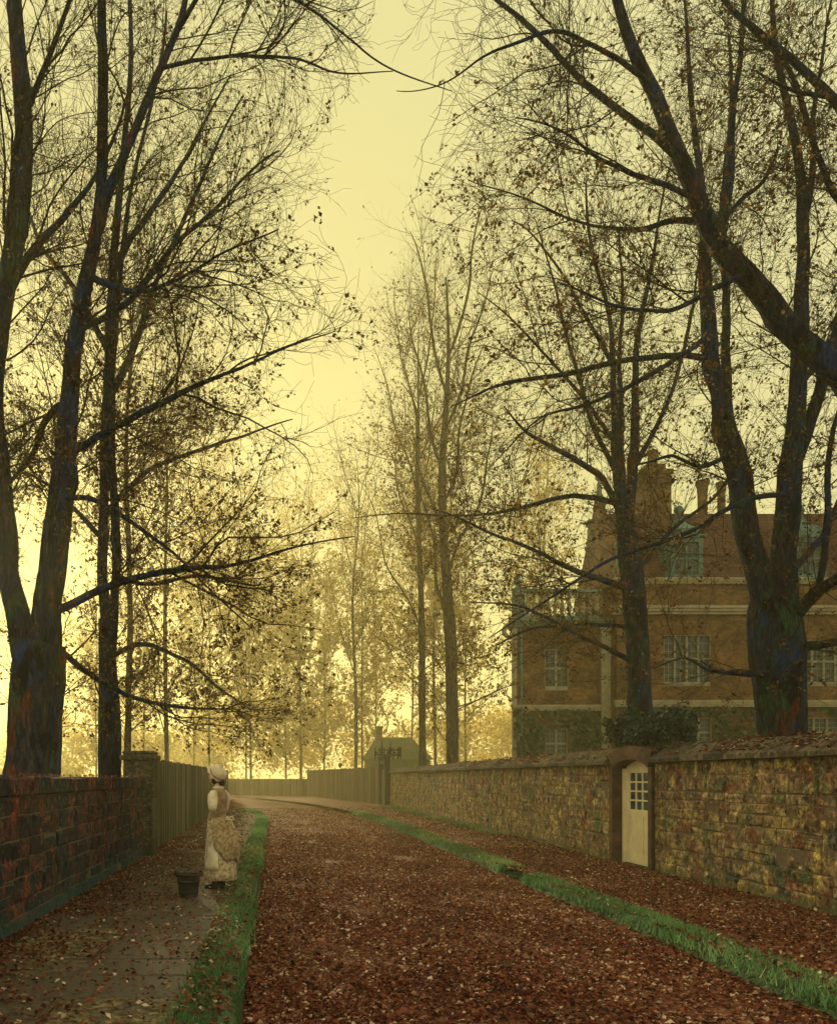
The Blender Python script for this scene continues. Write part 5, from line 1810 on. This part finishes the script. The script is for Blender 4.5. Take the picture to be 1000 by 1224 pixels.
    for j in range(rows + 1):
        t = j / rows
        z = 0.985 - 0.60 * t
        bul = math.sin(math.pi * min(1, t * 1.05)) ** 0.8
        for i in range(cols + 1):
            u = i / cols
            a = R(188 + 200 * u)
            bk = math.exp(-((u - 0.55) / 0.28) ** 2)
            rx = .138 + .075 * t ** .6 + 0.02 * bul
            ry = .113 + .10 * t ** .6 + 0.085 * bul * bk
            f = 1.06 + 0.06 * math.sin(u * 30 + t * 2) * t ** .5 + 0.05 * bul * bk * math.sin(t * 14 + u * 5)
            zz = z + 0.22 * t * (1 - math.sin(math.pi * u) ** 0.5) + 0.03 * math.sin(u * 19) * t
            vs.append((rx * f * math.cos(a), -0.04 * t ** .5 + ry * f * math.sin(a), zz))
    for j in range(rows):
        for i in range(cols):
            k = j * (cols + 1) + i
            fs.append((k, k + 1, k + cols + 2, k + cols + 1))
    m.add(vs, fs, .5, True)
    ov = m.build('overskirt', brown_m, w)
    sm = ov.modifiers.new('thickness', 'SOLIDIFY'); sm.thickness = 0.008
    # apron bow at the back of the waist
    m = MB()
    m.tube([(0, -.15, .98), (-.06, -.19, 1.0), (-.1, -.19, .96), (-.05, -.18, .95), (0, -.15, .97)], [.009, .013, .015, .012, .009], 6)
    m.tube([(0, -.15, .98), (.06, -.19, 1.0), (.1, -.19, .96), (.05, -.18, .95), (0, -.15, .97)], [.009, .013, .015, .012, .009], 6)
    m.tube([(0, -.15, .97), (.02, -.22, .88), (.04, -.25, .78)], [.01, .014, .010], 6)
    m.build('apron_bow', cream, w)
    # bodice
    shell('bodice', [(0.965, 0, 0, .13, .11, 0, 6, 0), (1.02, 0, 0, .122, .10, .008, 10, 0), (1.10, 0, .005, .128, .108, .008, 10, 0), (1.20, 0, .008, .142, .122, .005, 10, 0), (1.29, 0, -.005, .148, .105, 0, 6, 0), (1.345, 0, -.01, .118, .085, 0, 6, 0), (1.385, 0, -.003, .07, .066, 0, 6, 0), (1.40, 0, 0, .058, .058, 0, 6, 0)], bod_m, 40)
    # collar
    shell('collar', [(1.385, 0, -.002, .075, .07, .02, 12, 0), (1.40, 0, 0, .082, .078, .05, 14, 0), (1.415, 0, .004, .062, .06, .02, 12, 0)], cream, 40)
    # puffed sleeves to the elbow
    for s, p in ((-1, [(-.125, -.005, 1.33), (-.165, -.015, 1.29), (-.20, -.04, 1.20), (-.23, -.058, 1.12), (-.228, -.05, 1.09)]), (1, [(.125, -.005, 1.33), (.16, -.005, 1.29), (.185, .012, 1.20), (.20, .03, 1.10), (.198, .036, 1.075)])):
        MB().tube(p, [.048, .066, .07, .056, .046], 14).build('sleeve', cream, w)
    # hair, then the cap over it
    m = MB()
    bmh = bmesh.new()
    bmesh.ops.create_uvsphere(bmh, u_segments=18, v_segments=12, radius=1)
    for v in bmh.verts: v.co = (v.co.x * .079, v.co.y * .085 - 0.02, v.co.z * .112)
    bmh.transform(M)
    m.add([v.co[:] for v in bmh.verts], [[v.index for v in f.verts] for f in bmh.faces], .5, True)
    bmh.free()
    m.lathe([(0.0, 1.425), (.035, 1.435), (.048, 1.465), (.04, 1.50), (0.0, 1.515)], 0, -.055, 12, cap=False)
    m.build('hair', hair_m, w)
    m = MB()
    vs, fs = [], []
    n = 40
    prof = ((-.055, .088, .05), (-.05, .112, .09), (-.03, .104, .03), (0.0, .102, .02), (.03, .112, .05), (.065, .108, .05), (.095, .08, .03), (.112, .04, .0), (.115, .004, 0))
    for (zz, rr, ruff) in prof:
        for k in range(n):
            a = 2 * math.pi * k / n
            f = 1 + ruff * math.sin(9 * a + zz * 30)
            fr = max(0, math.sin(a))
            brim = 0.07 * fr ** 2 if zz < -0.025 else 0.0
            vs.append(((rr * f + brim * .4) * math.cos(a), (rr * f + brim) * 1.1 * math.sin(a), zz + 0.02 * math.cos(9 * a) * ruff * 4 + (0.055 * fr if zz < 0 else 0.02 * fr)))
    for i in range(len(prof) - 1):
        for k in range(n):
            k2 = (k + 1) % n
            fs.append((i * n + k, i * n + k2, (i + 1) * n + k2, (i + 1) * n + k))
    MM = Matrix.Translation((0, 0.015, 1.575)) @ Matrix.Rotation(R(32), 4, 'X')
    m.add([MM @ Vector(v) for v in vs], fs, .5, True)
    cap = m.build('cap', cream, w)
    m = MB()
    m.tube([MM @ Vector((.106 * math.cos(a), .117 * math.sin(a), -.012 + .045 * max(0, math.sin(a)))) for a in [2 * math.pi * k / 28 for k in range(28)]], .014, 6, closed=True)
    m.build('ribbon', bod_m, cap)
    # shoes
    for s in (-.085, .085):
        m = MB()
        vs, fs = rings_mesh([(0.0, s, .055, .042, .115, 0, 4, 0), (.02, s, .055, .044, .118, 0, 4, 0), (.045, s, .05, .042, .108, 0, 4, 0), (.075, s, .0, .038, .055, 0, 4, 0), (.13, s * .96, -.02, .042, .045, 0, 4, 0)], 20)
        m.add(vs, fs, .5, True)
        m.f.append(tuple(range(19, -1, -1))); m.s.append(False)
        m.build('shoe', shoe_m, w)

    # bucket
    b = empty('bucket', (-1.105, 10.75, 0.0), R(20))
    tag(b, 'dark wooden tub with side handles on the flagstones near the woman', 'bucket')
    tub = board_mat('tub_staves', [(0, (0.018, 0.012, 0.012)), (0.5, (0.03, 0.018, 0.017)), (1, (0.045, 0.028, 0.022))])
    m = MB()
    n = 20
    for k in range(n):
        a0, a1 = 2 * math.pi * k / n + .012, 2 * math.pi * (k + 1) / n - .012
        vs = []
        for (r, z) in ((.118, .012), (.152, .285)):
            for rr in (r, r - .016):
                for a in (a0, a1): vs.append((rr * math.cos(a), rr * math.sin(a), z))
        m.add(vs, [(0, 1, 5, 4), (2, 6, 7, 3), (4, 5, 7, 6), (0, 2, 3, 1), (0, 4, 6, 2), (1, 3, 7, 5)], rnd.random())
    m.build('staves', tub, b)
    MB().lathe([(.105, .03), (.107, .05)], 0, 0, 20).build('bottom', tub, b)
    for z, r in ((.07, .1265), (.205, .1435)):
        m = MB().lathe([(r + .001, z - .014), (r + .005, z - .014), (r + .006, z + .014), (r + .002, z + .014)], 0, 0, 32, cap=False)
        m.build('hoop', IRON, b)
    MB().lathe([(.138, .284), (.158, .282), (.162, .30), (.14, .302), (.138, .284)], 0, 0, 32, cap=False).build('rim', tub, b)
    for s in (-1, 1):
        m = MB().tube([(s * .158, -.05, .27), (s * .168, -.048, .315), (s * .17, 0, .335), (s * .168, .048, .315), (s * .158, .05, .27)], .011, 6)
        m.build('handle', tub, b)


build_ground()
build_walls()
build_fences()
build_house()
build_trees()
build_plants()
build_woman()
build_litter()
build_grass()
build_haze()
